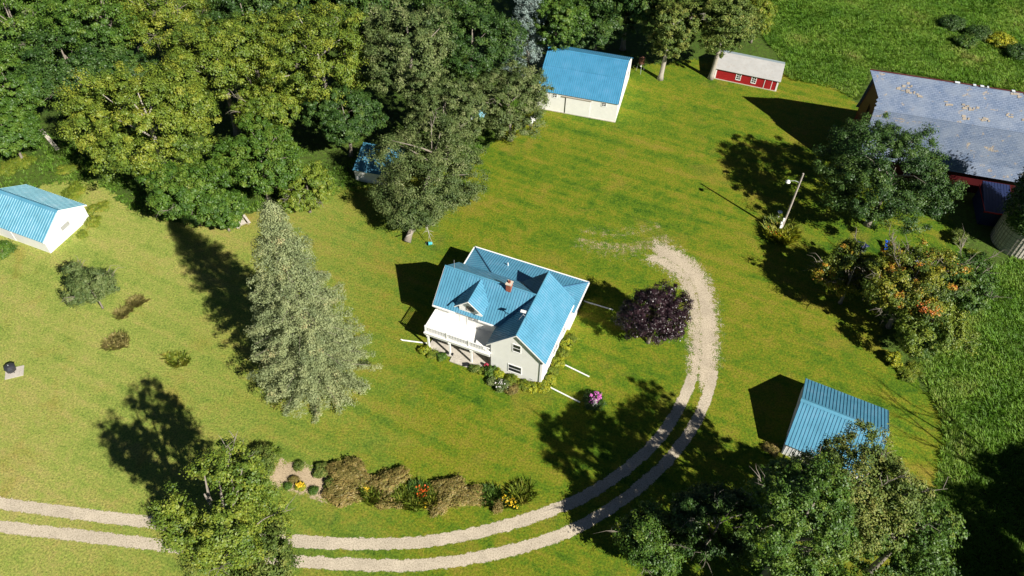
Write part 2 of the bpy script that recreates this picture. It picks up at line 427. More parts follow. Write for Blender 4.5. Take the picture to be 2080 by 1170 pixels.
# ------------------------------------------------------------------ ground sheets
def ground_mat():
    m, nt, out = newmat('rough_ground'); p = gen_coord(nt)
    n1 = noise(nt, .12, 5, .6, p); n2 = noise(nt, 1.6, 6, .7, p); n3 = noise(nt, 9, 3, .7, p)
    a = ramp(nt, n1.outputs[0], [(.35, (.05, .11, .014)), (.6, (.095, .17, .02)), (.75, (.14, .17, .04))]).outputs[0]
    c = mixc(nt, ramp(nt, n2.outputs[0], [(.35, (0, 0, 0)), (.7, (1, 1, 1))]).outputs[0], a, (.055, .065, .02))
    h = math_(nt, 'ADD', n2.outputs[0], math_(nt, 'MULTIPLY', n3.outputs[0], .5))
    pbsdf(nt, out, c, .9, .1, h, .9, .25)
    return m
def lawn_mat():
    m, nt, out = newmat('mown_grass'); p = gen_coord(nt)
    big = noise(nt, .045, 3, .55, p, .4); mid = noise(nt, .32, 5, .62, p, .5); fine = noise(nt, 3.2, 5, .75, p)
    grain = noise(nt, 4.6, 4, .85, p)
    # mowing passes: faint arcs round the yard and straight rows on the left
    mow = noise(nt, 1.0, 2, .5, mapping(nt, mapping(nt, p, rot=(0, 0, R(23))), (.02, .8, 1)), .25)
    patch = noise(nt, .95, 4, .7, p, .7)
    f = math_(nt, 'ADD', math_(nt, 'MULTIPLY', big.outputs[0], .46), math_(nt, 'MULTIPLY', mid.outputs[0], .52))
    f = math_(nt, 'ADD', f, math_(nt, 'MULTIPLY', math_(nt, 'SUBTRACT', mow.outputs[0], .5), .44))
    f = math_(nt, 'ADD', f, math_(nt, 'MULTIPLY', math_(nt, 'SUBTRACT', patch.outputs[0], .5), .52))
    f = math_(nt, 'ADD', f, math_(nt, 'MULTIPLY', math_(nt, 'SUBTRACT', fine.outputs[0], .5), .60))
    green = ramp(nt, f, [(.24, (.03, .085, .006)), (.41, (.088, .155, .009)), (.55, (.155, .182, .012)), (.72, (.215, .185, .026))]).outputs[0]
    # west lawn painted paler and yellower, for the sun's hot-spot on that side
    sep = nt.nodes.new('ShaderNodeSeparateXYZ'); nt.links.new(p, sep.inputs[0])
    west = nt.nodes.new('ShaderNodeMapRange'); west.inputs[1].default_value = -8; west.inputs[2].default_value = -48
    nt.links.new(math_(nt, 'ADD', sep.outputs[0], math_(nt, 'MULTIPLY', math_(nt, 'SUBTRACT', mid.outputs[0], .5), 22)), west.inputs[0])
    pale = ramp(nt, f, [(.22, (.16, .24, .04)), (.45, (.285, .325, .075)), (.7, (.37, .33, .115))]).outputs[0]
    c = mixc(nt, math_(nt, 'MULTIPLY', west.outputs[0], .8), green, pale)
    dry = noise(nt, .16, 4, .6, p, .8)
    c = mixc(nt, math_(nt, 'MULTIPLY', ramp(nt, dry.outputs[0], [(.56, (0, 0, 0)), (.70, (1, 1, 1))]).outputs[0], .42), c, (.245, .175, .035))
    dk = ramp(nt, grain.outputs[0], [(.33, (.30, .36, .30)), (.50, (.92, .92, .90)), (.68, (1.5, 1.45, 1.3))]).outputs[0]
    c = mixc(nt, 1.0, c, dk, 'MULTIPLY')
    h = math_(nt, 'ADD', math_(nt, 'MULTIPLY', grain.outputs[0], .7), math_(nt, 'MULTIPLY', fine.outputs[0], .9))
    pbsdf(nt, out, c, .85, .12, h, .75, .10)
    return m
def gravel_mat(name, col, edge_soft, coverage, spk):
    """gravel that thins out to the grass below towards its ragged edges (uv.x = -1..1 across)"""
    m, nt, out = newmat(name); p = gen_coord(nt)
    n1 = noise(nt, .5, 5, .6, p); n2 = noise(nt, 7, 4, .75, p); n3 = noise(nt, 1.3, 6, .72, p)
    c = ramp(nt, n1.outputs[0], [(.3, tuple(x*.78 for x in col)), (.7, col)]).outputs[0]
    c = mixc(nt, 1.0, c, ramp(nt, n2.outputs[0], [(.32, (.45, .43, .40)), (.55, (1, 1, 1))]).outputs[0], 'MULTIPLY')
    uv = nt.nodes.new('ShaderNodeUVMap'); s = nt.nodes.new('ShaderNodeSeparateXYZ'); nt.links.new(uv.outputs[0], s.inputs[0])
    d = math_(nt, 'SUBTRACT', 1.0, math_(nt, 'ABSOLUTE', s.outputs[0]))         # 0 at edge, 1 in the middle
    d = math_(nt, 'MINIMUM', math_(nt, 'MULTIPLY', d, edge_soft), s.outputs[1])
    e = math_(nt, 'ADD', math_(nt, 'MULTIPLY', math_(nt, 'SUBTRACT', n3.outputs[0], .5), 1.5), math_(nt, 'MULTIPLY', math_(nt, 'SUBTRACT', n2.outputs[0], .5), spk))
    if spk > 1.6:                                   # grass creeping back along the middle
        cu = math_(nt, 'ABSOLUTE', math_(nt, 'SUBTRACT', s.outputs[0], .1)); cu = math_(nt, 'MAXIMUM', math_(nt, 'SUBTRACT', .22, cu), 0)
        d = math_(nt, 'SUBTRACT', d, math_(nt, 'MULTIPLY', cu, 1.75))
    k = math_(nt, 'ADD', d, e)
    a = nt.nodes.new('ShaderNodeMapRange'); a.inputs[1].default_value = coverage-.06; a.inputs[2].default_value = coverage+.06; nt.links.new(k, a.inputs[0])
    pb = pbsdf(nt, None, c, .9, .15, n2.outputs[0], .5, .04)
    tr = nt.nodes.new('ShaderNodeBsdfTransparent'); mx = nt.nodes.new('ShaderNodeMixShader')
    nt.links.new(a.outputs[0], mx.inputs[0]); nt.links.new(tr.outputs[0], mx.inputs[1]); nt.links.new(pb.outputs[0], mx.inputs[2]); nt.links.new(mx.outputs[0], out.inputs[0])
    return m
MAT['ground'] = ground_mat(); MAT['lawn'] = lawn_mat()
MAT['gravel'] = gravel_mat('gravel', (.56, .485, .37), 1.5, .42, .7)
MAT['gravel_worn'] = gravel_mat('gravel_worn', (.53, .45, .335), 1.05, .47, 1.9)
MAT['bare'] = gravel_mat('bare_soil_patch', (.42, .33, .21), .55, .56, 2.2)
MAT['bed'] = gravel_mat('bed_soil', (.50, .39, .255), 1.1, .46, 1.1)

g = MB(); g.add([(-1500, -1500, 0), (1500, -1500, 0), (1500, 1500, 0), (-1500, 1500, 0)], [(0, 1, 2, 3)])
tag(g.build('ground', MAT['ground']), kind='structure')

def smooth_line(pts, sub=8):
    P = [np.array(p[:2], float) if not isinstance(p, Vector) else np.array([p.x, p.y]) for p in pts]; out = []
    for i in range(len(P)-1):
        p0, p1, p2, p3 = P[max(i-1, 0)], P[i], P[i+1], P[min(i+2, len(P)-1)]
        for k in range(sub):
            t = k/sub
            out.append(.5*((2*p1)+(-p0+p2)*t+(2*p0-5*p1+4*p2-p3)*t*t+(-p0+3*p1-3*p2+p3)*t**3))
    out.append(P[-1]); return out
# mown lawn: one irregular sheet
lawn_px = [(-500, 420), (-200, 360), (0, 385), (120, 370), (205, 375), (260, 420), (380, 452), (520, 430), (640, 372), (720, 380), (830, 340), (960, 320), (1030, 260), (1075, 225), (1110, 200),
           (1200, 150), (1330, 130), (1460, 120), (1590, 150), (1660, 160), (1740, 210), (1790, 300), (1900, 400), (1960, 520), (1850, 560), (1790, 640), (1800, 720), (1860, 770), (1905, 830), (1918, 890), (1905, 960), (1885, 1030), (1840, 1120), (1800, 1300), (1700, 1600), (1040, 1660), (300, 1600), (-500, 1500), (-800, 900)]
lp = smooth_line([at(*q) for q in lawn_px]+[at(*lawn_px[0])], 6)[:-1]
def inside(P, poly):
    x, y = P[:, 0], P[:, 1]; c = np.zeros(len(P), bool); n = len(poly); j = n-1
    for i in range(n):
        xi, yi = poly[i][0], poly[i][1]; xj, yj = poly[j][0], poly[j][1]
        c ^= ((yi > y) != (yj > y)) & (x < (xj-xi)*(y-yi)/(yj-yi+1e-12)+xi); j = i
    return c
def sheet(name, mat, poly, z, cell):
    """ground cover with a ragged edge: a fine grid clipped to the outline"""
    r = np.random.default_rng(3); A = np.array([(p[0], p[1]) for p in poly]); lo, hi = A.min(0), A.max(0)
    nx, ny = (np.ceil((hi-lo)/cell)+1).astype(int)
    gx, gy = np.meshgrid(np.arange(nx+1)*cell+lo[0], np.arange(ny+1)*cell+lo[1])
    V = np.column_stack([gx.ravel(), gy.ravel()]); V = V+r.uniform(-.3, .3, V.shape)*cell
    ii, jj = np.meshgrid(np.arange(nx), np.arange(ny)); a = (jj*(nx+1)+ii).ravel(); F = np.column_stack([a, a+1, a+nx+2, a+nx+1])
    c = V[F].mean(1); c = c+r.normal(size=c.shape)*.22; F = F[inside(c, A)]
    u, inv = np.unique(F, return_inverse=True); V3 = np.column_stack([V[u], np.full(len(u), z)]); n = len(F)
    me = bpy.data.meshes.new(name); me.vertices.add(len(u)); me.vertices.foreach_set('co', V3.astype(np.float32).ravel())
    me.loops.add(n*4); me.loops.foreach_set('vertex_index', inv.ravel().astype(np.int32)); me.polygons.add(n); me.polygons.foreach_set('loop_start', np.arange(0, 4*n, 4, dtype=np.int32))
    me.materials.append(mat); me.update(calc_edges=True); me.validate(); return link(name, me)
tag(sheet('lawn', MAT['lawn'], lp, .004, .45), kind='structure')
def ribbon(name, mat, paths, z):
    V = []; Fc = []; UV = []
    for pts, wid in paths:
        L = smooth_line([at(*q) for q in pts], 8); b = len(V); n = len(L); cols = 5
        W = np.interp(np.linspace(0, 1, n), np.linspace(0, 1, len(wid)), wid)
        s = 0
        for i, p in enumerate(L):
            t = L[min(i+1, n-1)]-L[max(i-1, 0)]; t = t/np.linalg.norm(t); nn = np.array([-t[1], t[0]])
            ed = min(i, n-1-i)/6.0
            for k in range(cols):
                u = -1+2*k/(cols-1); q = p+nn*u*W[i]/2; V.append((q[0], q[1], z)); UV.append((u, ed))
        for i in range(n-1):
            for k in range(cols-1): Fc.append((b+i*cols+k, b+(i+1)*cols+k, b+(i+1)*cols+k+1, b+i*cols+k+1))
    me = bpy.data.meshes.new(name); me.from_pydata(V, [], Fc); me.materials.append(MAT[mat])
    uvl = me.uv_layers.new(name='UVMap'); li = np.empty(len(me.loops), np.int32); me.loops.foreach_get('vertex_index', li)
    uvl.data.foreach_set('uv', np.array(UV, np.float32)[li].ravel())
    me.update(); return tag(link(name, me), kind='structure')
trk1 = [(-160, 998), (0, 1022), (100, 1036), (220, 1051), (330, 1064), (430, 1079), (550, 1094), (650, 1102), (760, 1105), (860, 1100), (960, 1084), (1060, 1058), (1130, 1033), (1190, 1007), (1260, 962), (1325, 905), (1370, 845), (1397, 790), (1410, 750)]
trk2 = [(-160, 1046), (0, 1069), (100, 1081), (200, 1092), (300, 1104), (400, 1118), (540, 1134), (650, 1143), (760, 1148), (860, 1147), (960, 1134), (1060, 1112), (1140, 1086), (1210, 1051), (1280, 1004), (1350, 942), (1398, 882), (1428, 826), (1444, 775), (1449, 740)]
ribbon('driveway', 'gravel', [(trk1, [1.75]), (trk2, [1.7])], .008)
ribbon('driveway_head', 'gravel_worn', [([(1415, 800), (1427, 740), (1430, 690), (1428, 640), (1418, 590), (1395, 550), (1355, 522), (1310, 505)], [4.2, 5.6, 6.0, 6.0, 6.6, 7.0, 6.4])], .012)
ribbon('worn_patch', 'bare', [([(1165, 478), (1215, 490), (1270, 495), (1320, 485), (1360, 470)], [6, 9, 10, 10, 8])], .008)
ribbon('garden_bed', 'bed', [([(545, 952), (590, 965), (630, 980), (690, 1005)], [4.2, 4.9, 4.2])], .008)

# ------------------------------------------------------------------ building materials
def metal_roof(name, col, rough=.38):
    m, nt, out = newmat(name); v = obj_coord(nt)
    n = noise(nt, .6, 5, .6, v); n2 = noise(nt, 5, 4, .6, mapping(nt, v, (1, .15, .15)))
    f = math_(nt, 'ADD', math_(nt, 'MULTIPLY', n.outputs[0], .6), math_(nt, 'MULTIPLY', n2.outputs[0], .4))
    c = ramp(nt, f, [(.28, tuple(x*.72 for x in col)), (.5, tuple(x*.96 for x in col)), (.75, (min(1, col[0]*1.5+.02), min(1, col[1]*1.12), min(1, col[2]*1.08)))]).outputs[0]
    pbsdf(nt, out, c, rough, .45)
    return m
def siding(name, col, step=.11, axis='Z', var=.06, grime=(.55, .53, .47)):
    m, nt, out = newmat(name); v = obj_coord(nt)
    n = noise(nt, .9, 6, .65, v)
    c = ramp(nt, n.outputs[0], [(.3, tuple(x*(1-var) for x in col)), (.65, col)]).outputs[0]
    g = noise(nt, 2.5, 7, .7, mapping(nt, v, (1, 1, .35)))
    c = mixc(nt, math_(nt, 'MULTIPLY', ramp(nt, g.outputs[0], [(.6, (0, 0, 0)), (.8, (1, 1, 1))]).outputs[0], .25), c, grime)
    s = nt.nodes.new('ShaderNodeSeparateXYZ'); nt.links.new(v, s.inputs[0])
    saw = math_(nt, 'FRACT', math_(nt, 'DIVIDE', s.outputs[axis], step))
    pbsdf(nt, out, c, .55, .3, saw, .35, .02)
    return m
MAT['blue'] = metal_roof('blue_metal_roof', (.09, .285, .41))
MAT['bluebarn'] = metal_roof('blue_metal_barn_roof', (.06, .265, .44))
MAT['rib'] = metal_roof('blue_roof_rib', (.045, .15, .26))  # shadow lines along the ribs put into a darker rib colour
MAT['palerib'] = metal_roof('pale_roof_rib', (.34, .60, .66))  # sun glints along the garage ribs painted as a lighter rib colour
MAT['white'] = siding('white_siding', (.86, .845, .80))
MAT['whitebarn'] = siding('white_boards', (.80, .785, .74), .2, 'X', .08)
MAT['trim'] = simple('white_trim', (.80, .79, .76), .5, .35, .06, 2)
MAT['red'] = siding('red_boards', (.36, .014, .018), .24, 'X', .2, (.15, .02, .02))
MAT['darkred'] = siding('old_red_boards', (.075, .007, .009), .25, 'Y', .3, (.10, .05, .04))
MAT['glass'] = simple('window_glass', (.02, .025, .03), .06, .8, .2, 3)
MAT['blind'] = simple('window_blind', (.34, .34, .32), .5, .3, .1)
MAT['concrete'] = simple('concrete', (.46, .42, .36), .85, .2, .18, 1.2, (.30, .27, .22), .3)
MAT['deck'] = simple('painted_deck', (.76, .745, .70), .55, .3, .07, .5, (.62, .61, .58))
MAT['brick'] = simple('chimney_brick', (.33, .10, .06), .8, .2, .3, 6)
MAT['cap'] = simple('chimney_cap', (.55, .47, .38), .8, .2)
MAT['dark'] = simple('dark_metal', (.02, .021, .024), .45, .4, .3)
MAT['grey'] = simple('grey_metal', (.34, .35, .36), .4, .5, .15)
MAT['soot'] = simple('black_iron', (.028, .032, .042), .42, .5, .3, 5, (.09, .055, .035))
MAT['rust'] = simple('rusty_drum', (.10, .045, .025), .7, .3, .4, 3)
MAT['wood'] = simple('weathered_wood', (.33, .285, .23), .8, .2, .25, 3)
MAT['plank'] = simple('pale_plank', (.55, .50, .42), .8, .2, .15, 2)
MAT['polewood'] = simple('pole_wood', (.42, .37, .32), .8, .2, .3, 3)
MAT['redhose'] = simple('red_hose', (.35, .03, .06), .5, .4)
MAT['teal'] = simple('teal_plastic', (.05, .38, .42), .4, .4, .1)
MAT['slideblue'] = simple('blue_plastic', (.015, .10, .55), .35, .45, .1)
MAT['navy'] = simple('navy_paint', (.012, .022, .075), .5, .4, .2)
MAT['slideyellow'] = simple('yellow_plastic', (.6, .42, .04), .4, .4, .1)
MAT['tarp'] = simple('white_tarp', (.62, .66, .68), .5, .4, .15, 2)
MAT['tealtarp'] = simple('faded_teal_tarp', (.14, .34, .42), .5, .4, .15, 2)
MAT['coop_roof'] = simple('weathered_pale_roof', (.40, .395, .38), .6, .35, .1, .8, (.34, .31, .28))
MAT['coop_roof_back'] = simple('pale_blue_grey_roof', (.36, .43, .47), .5, .4, .07, .8)
MAT['gap'] = simple('dark_opening', (.006, .006, .007), .9, .05)

def shingle():
    m, nt, out = newmat('worn_blue_shingles'); v = obj_coord(nt)
    uv = nt.nodes.new('ShaderNodeUVMap')
    b = nt.nodes.new('ShaderNodeTexBrick'); nt.links.new(uv.outputs[0], b.inputs[0])
    b.inputs['Scale'].default_value = 1; b.inputs['Brick Width'].default_value = .55; b.inputs['Row Height'].default_value = .24; b.inputs['Mortar Size'].default_value = .022
    b.inputs['Color1'].default_value = (.105, .15, .235, 1); b.inputs['Color2'].default_value = (.165, .21, .30, 1); b.inputs['Mortar'].default_value = (.05, .08, .15, 1)
    n = noise(nt, .45, 6, .65, uv.outputs[0]); n2 = noise(nt, 5, 5, .75, mapping(nt, uv.outputs[0], (1, .45, 1)))
    c = mixc(nt, ramp(nt, n.outputs[0], [(.35, (0, 0, 0)), (.7, (.75, .75, .75))]).outputs[0], b.outputs[0], (.215, .25, .31))
    c = mixc(nt, ramp(nt, n2.outputs[0], [(.63, (0, 0, 0)), (.70, (1, 1, 1))]).outputs[0], c, (.06, .075, .11))
    # patches where the shingles are gone and grey-brown boards show
    n3 = noise(nt, 1.0, 5, .68, mapping(nt, uv.outputs[0], (.75, 1, 1), (0, 0, 0)), .5)
    n4 = noise(nt, .17, 2, .5, uv.outputs[0])
    bad = math_(nt, 'ADD', n3.outputs[0], math_(nt, 'MULTIPLY', math_(nt, 'SUBTRACT', n4.outputs[0], .5), .35))
    c = mixc(nt, ramp(nt, bad, [(.615, (0, 0, 0)), (.665, (1, 1, 1))]).outputs[0], c, ramp(nt, n2.outputs[0], [(.35, (.13, .10, .08)), (.6, (.38, .34, .29))]).outputs[0])
    pbsdf(nt, out, c, .75, .25, math_(nt, 'ADD', b.outputs['Fac'], n2.outputs[0]), .5, .05)
    return m
MAT['shingle'] = shingle()
def stave():
    m, nt, out = newmat('silo_staves'); uv = nt.nodes.new('ShaderNodeUVMap'); v = uv.outputs[0]
    b = nt.nodes.new('ShaderNodeTexBrick'); nt.links.new(v, b.inputs[0]); b.offset = .5
    b.inputs['Scale'].default_value = 1; b.inputs['Brick Width'].default_value = .62; b.inputs['Row Height'].default_value = .75; b.inputs['Mortar Size'].default_value = .03
    b.inputs['Color1'].default_value = (.50, .46, .40, 1); b.inputs['Color2'].default_value = (.60, .55, .48, 1); b.inputs['Mortar'].default_value = (.25, .23, .20, 1)
    n = noise(nt, .8, 6, .7, v); c = mixc(nt, ramp(nt, n.outputs[0], [(.4, (0, 0, 0)), (.75, (.7, .7, .7))]).outputs[0], b.outputs[0], (.38, .36, .31))
    pbsdf(nt, out, c, .85, .2, b.outputs['Fac'], .4, -.04)
    return m
MAT['stave'] = stave()

def window(parent, x0, x1, z0, z1, y, mull=(1, 1), fw=.08, axis='y', out=-1, frame='trim', pane='glass', name='window', proud=.05):
    """window on a wall whose outer face is the plane y=const (or x=const), outside towards `out`"""
    m = MB(); p = MB()
    def bx(mb, a0, a1, b0, b1, d0, d1):
        lo, hi = sorted((y+out*d0, y+out*d1))
        if axis == 'y': mb.box(a0, lo, b0, a1, hi, b1)
        else: mb.box(lo, a0, b0, hi, a1, b1)
    bx(m, x0-fw, x0, z0-fw, z1+fw, -.02, proud); bx(m, x1, x1+fw, z0-fw, z1+fw, -.02, proud)
    bx(m, x0, x1, z1, z1+fw, -.02, proud); bx(m, x0, x1, z0-fw, z0, -.02, proud+.03)
    for i in range(1, mull[0]+1):
        x = x0+(x1-x0)*i/(mull[0]+1); bx(m, x-.025, x+.025, z0, z1, -.01, proud-.01)
    for i in range(1, mull[1]+1):
        z = z0+(z1-z0)*i/(mull[1]+1); bx(m, x0, x1, z-.025, z+.025, -.01, proud-.013)
    bx(p, x0, x1, z0, z1, -.02, .012)
    f = m.build(name, MAT[frame], parent); p.build('pane', MAT[pane], f)
    return f

# ------------------------------------------------------------------ farmhouse
HX, HY, HYAW = -2.252, 54.936, R(-20.93)
house = empty('farmhouse', (HX, HY, 0), HYAW, 'white two storey farmhouse with blue metal roofs, dormer and front balcony deck', 'house')
L_, M_ = 6.441, 8.354; zr = 8.45; ew = 5.322; mr = 6.109
wl = MB()
wl.prism([(0, 0, 0), (L_, 0, 0), (L_, 0, ew-.05), (L_/2, 0, zr-.15), (0, 0, ew-.05)], (0, 9.85, 0))                       # cross gabled wing
wl.prism([(-M_, 2.74, 0), (-M_, 9.48, 0), (-M_, 9.48, 5.25), (-M_, mr, zr-.14), (-M_, 2.74, 5.25)], (M_+.6, 0, 0))      # main block
wl.box(-7.95, 9.2, 0, 6.8, 13.9, 3.86)                                                                                   # rear addition
wl.build('wall', MAT['white'], house)
sw = (zr-ew)/(L_/2); oe = .448
zew = ew-sw*oe
rf = MB(); B_ = 10.15; F_ = -.30
rf.roof([(L_+oe, F_, zew), (L_+oe, B_, zew), (L_/2, B_, zr), (L_/2, F_, zr)], (0, 1, 0), rmi=1)
rf.roof([(-oe, B_, zew), (-oe, F_, zew), (L_/2, F_, zr), (L_/2, B_, zr)], (0, 1, 0), rmi=1)
mz = 5.334; xl = -M_-.242; xr = L_/2
rf.roof([(xl, 2.339, mz), (xr, 2.339, mz), (xr, mr, zr), (xl, mr, zr)], (1, 0, 0), rmi=1)
rf.roof([(xr, 9.879, mz), (xl, 9.879, mz), (xl, mr, zr), (xr, mr, zr)], (1, 0, 0), rmi=1)
roof = rf.build('roof', [MAT['blue'], MAT['rib']], house)
rc_ = MB()
rc_.tube([(L_/2, F_-.01, zr+.03), (L_/2, B_+.01, zr+.03)], .10, 6); rc_.tube([(xl-.01, mr, zr+.03), (xr-.1, mr, zr+.03)], .10, 6)
rc_.build('ridge_cap', MAT['blue'], roof)
# hipped roof of the rear addition
hp = MB(); za = 3.93; zb = 5.22; by = 14.316; iy = 9.6; dx = (by-iy)*.98
A0, A1 = -8.389, 7.22
hp.roof([(A1, by, za), (A0, by, za), (A0+dx, iy, zb), (A1-dx, iy, zb)], (1, 0, 0), rmi=1)
hp.roof([(A0, by, za), (A0, iy, za), (A0+dx, iy, zb)], (0, 1, 0), rmi=1)
hp.roof([(A1, iy-.7, za), (A1, by, za), (A1-dx, iy, zb), (A1-dx, iy-.7, zb)], (0, 1, 0), rmi=1)
hipr = hp.build('hip_roof', [MAT['blue'], MAT['rib']], house)
for q in ([(A0, by, za+.04), (A0+dx, iy, zb+.04)], [(A1, by, za+.04), (A1-dx, iy, zb+.04)]):
    hc = MB(); hc.tube(q, .09, 6); hc.build('hip_cap', MAT['rib'], hipr)
for q in ((A0-.06, by+.003, za-.17, A1+.06, by+.16, za+.035), (A0-.16, iy, za-.17, A0-.003, by, za+.035), (A1+.003, iy-1.0, za-.17, A1+.16, by, za+.035), (xl, 2.20, mz-.20, -5.65, 2.337, mz-.02), (-2.6, 2.20, mz-.20, -.35, 2.337, mz-.02), (L_+oe+.003, F_, zew-.16, L_+oe+.12, 9.3, zew-.01)):
    gt = MB(); gt.box(*q); gt.build('gutter', MAT['trim'], house)
def barge(mb, a, b, y0, y1, d=.2):
    a, b = Vector(a), Vector(b); n = Vector((0, 0, -d)); mb.prism([a, b, b+n, a+n], (0, y1-y0, 0))
for a_, b_ in (((L_/2, F_-.043, zr-.01), (L_+oe, F_-.043, zew-.01)), ((-oe, F_-.043, zew-.01), (L_/2, F_-.043, zr-.01))):
    ra = MB(); barge(ra, a_, b_, 0, .04); ra.build('barge_board', MAT['trim'], house)
for (ya, za_, yb, zb_) in ((2.339, mz, mr, zr), (mr, zr, 9.879, mz)):
    ra = MB(); ra.prism([(xl-.043, ya, za_-.01), (xl-.043, yb, zb_-.01), (xl-.043, yb, zb_-.2), (xl-.043, ya, za_-.2)], (.04, 0, 0)); ra.build('barge_board', MAT['trim'], house)
# dormer
dm = MB(); dx0, dx1, dc, dr, de = -5.25, -2.33, -3.79, 8.36, 7.02
dm.prism([(dx0, 2.70, 3.2), (dx1, 2.70, 3.2), (dx1, 2.70, de), (dc, 2.70, dr-.16), (dx0, 2.70, de)], (0, 3.2, 0))
dorm = dm.build('dormer', MAT['white'], house)
dz = (dr-6.72)/1.82
d2 = MB()
d2.roof([(dc+1.82, 2.13, 6.72), (dc+1.82, 4.6, 6.72), (dc, 5.95, dr), (dc, 2.13, dr)], (0, 1, 0), rmi=1)
d2.roof([(dc-1.82, 4.6, 6.72), (dc-1.82, 2.13, 6.72), (dc, 2.13, dr), (dc, 5.95, dr)], (0, 1, 0), rmi=1)
d2.build('dormer_roof', [MAT['blue'], MAT['rib']], dorm)
for a_, b_ in (((dc, 2.087, dr-.01), (dc+1.82, 2.087, 6.71)), ((dc-1.82, 2.087, 6.71), (dc, 2.087, dr-.01))):
    d3 = MB(); barge(d3, a_, b_, 0, .04, .17); d3.build('barge_board', MAT['trim'], dorm)
dd = MB(); dd.box(-4.28, 2.64, 3.22, -3.34, 2.698, 5.3); door = dd.build('balcony_door', MAT['trim'], house)
dp = MB(); dp.box(-4.08, 2.62, 4.3, -3.54, 2.64, 5.1); dp.build('pane', MAT['blind'], door)
lt = MB()
for i in range(4):
    lt.box(-4.25+.28*i, 2.63, 6.0, -4.20+.28*i, 2.69, 6.75)
    lt.box(-4.3, 2.625, 6.05+.2*i, -3.3, 2.685, 6.09+.2*i)
lt.build('gable_lattice', MAT['wood'], dorm)
# balcony deck, railing, posts
dk = MB(); dk.box(xl, -.45, 3.02, -.003, 2.737, 3.2); dk.build('deck', MAT['deck'], house)
fs = MB(); fs.box(xl+.05, -.30, 2.62, -.004, -.18, 3.017); fs.box(xl+.05, -.178, 2.62, xl+.17, 2.73, 3.017); fs.build('deck_fascia', MAT['trim'], house)
rl = MB(); yr = -.22; xa, xb = xl+.16, -.06
rl.box(xa, yr-.05, 4.12, xb, yr+.06, 4.2); rl.box(xa, yr-.03, 3.32, xb, yr+.03, 3.39)
rl.box(xa-.03, yr+.06, 4.12, xa+.08, 2.73, 4.2); rl.box(xa, yr+.03, 3.32, xa+.06, 2.73, 3.39)
for x in (xa+.02, -5.6, -2.75): rl.box(x-.07, yr-.075, 3.2, x+.07, yr+.075, 4.34)
k = 0; x = xa+.16
while x < xb-.04: rl.box(x, yr-.022, 3.39, x+.075, yr+.022, 4.12); x += .205
y = yr+.2
while y < 2.65: rl.box(xa+.01, y, 3.39, xa+.055, y+.075, 4.12); y += .205
rl.build('railing', MAT['trim'], house)
for x in (-8.15, -5.3, -2.45):
    pm = MB(); pm.box(x-.10, -.30, .2, x+.10, -.10, 2.617); pm.box(x-.17, -.34, 2.42, x+.17, -.06, 2.6); pm.build('porch_post', MAT['trim'], house)
ps = MB(); ps.box(-8.3, -.42, 0, -.004, 2.737, .2); ps.build('porch_floor', MAT['concrete'], house)
st = MB(); st.box(-5.0, -1.08, 0, -2.55, -.423, .15); st.build('porch_step', MAT['concrete'], house)
pd = MB(); pd.box(-3.9, 2.68, .2, -2.95, 2.738, 2.25); pd.build('front_door', MAT['dark'], house)
window(house, -7.0, -5.6, 1.0, 2.3, 2.74); window(house, -2.0, -1.1, 1.0, 2.3, 2.74)
# wing windows
window(house, 2.76, 3.66, 5.02, 6.28, 0, (0, 1)); window(house, 2.28, 3.86, .88, 2.15, 0, (0, 1))
window(house, 3.9, 5.5, .95, 2.4, L_, (1, 1), axis='x', out=1); window(house, 7.4, 8.3, 1.0, 2.4, L_, (0, 1), axis='x', out=1)
window(house, 4.6, 5.4, 3.6, 4.6, L_, (0, 1), axis='x', out=1)
window(house, 10.4, 11.4, 1.1, 2.5, 6.8, (0, 1), axis='x', out=1)
for y_, x_ in ((10.2, -6), (10.2, -1), (10.2, 4)): window(house, x_, x_+1.1, 1.1, 2.5, 13.9, (0, 1), out=1)
window(house, 5.2, 6.2, 1.1, 2.5, -M_, (0, 1), axis='x', out=-1)
ds = MB(); ds.tube([(6.2, -.06, .1), (6.2, -.06, 4.4), (6.55, -.12, 4.75)], .04, 6); ds.build('downspout', MAT['grey'], house)
cb = MB(); cb.box(6.75, 9.3, 0, 6.86, 9.5, .6)
ch = MB(); ch.box(-.5, 5.6, 7.6, .1, 6.25, 9.2); chm = ch.build('chimney', MAT['brick'], house)
cc = MB(); cc.box(-.57, 5.53, 9.2, .17, 6.32, 9.33); cc.build('chimney_cap', MAT['cap'], chm)
fl = MB(); fl.lathe([(.15, 9.33), (.15, 9.6), (.11, 9.6), (.10, 9.4)], 12, (-.2, 5.95, 0)); fl.build('flue', MAT['brick'], chm)
vp = MB(); vp.tube([(-3.05, 12.6, 4.1), (-3.05, 12.6, 4.85)], .08, 8); vp.build('vent_pipe', MAT['trim'], house)
lr = MB(); lr.tube([(-7.35, mr, zr), (-7.35, mr, zr+1.5)], .025, 5); lr.build('lightning_rod', MAT['grey'], house)
hs = MB(); hs.box(5.0, -.03, .55, 5.35, .0, .68); hs.build('hose_tap', MAT['grey'], house)
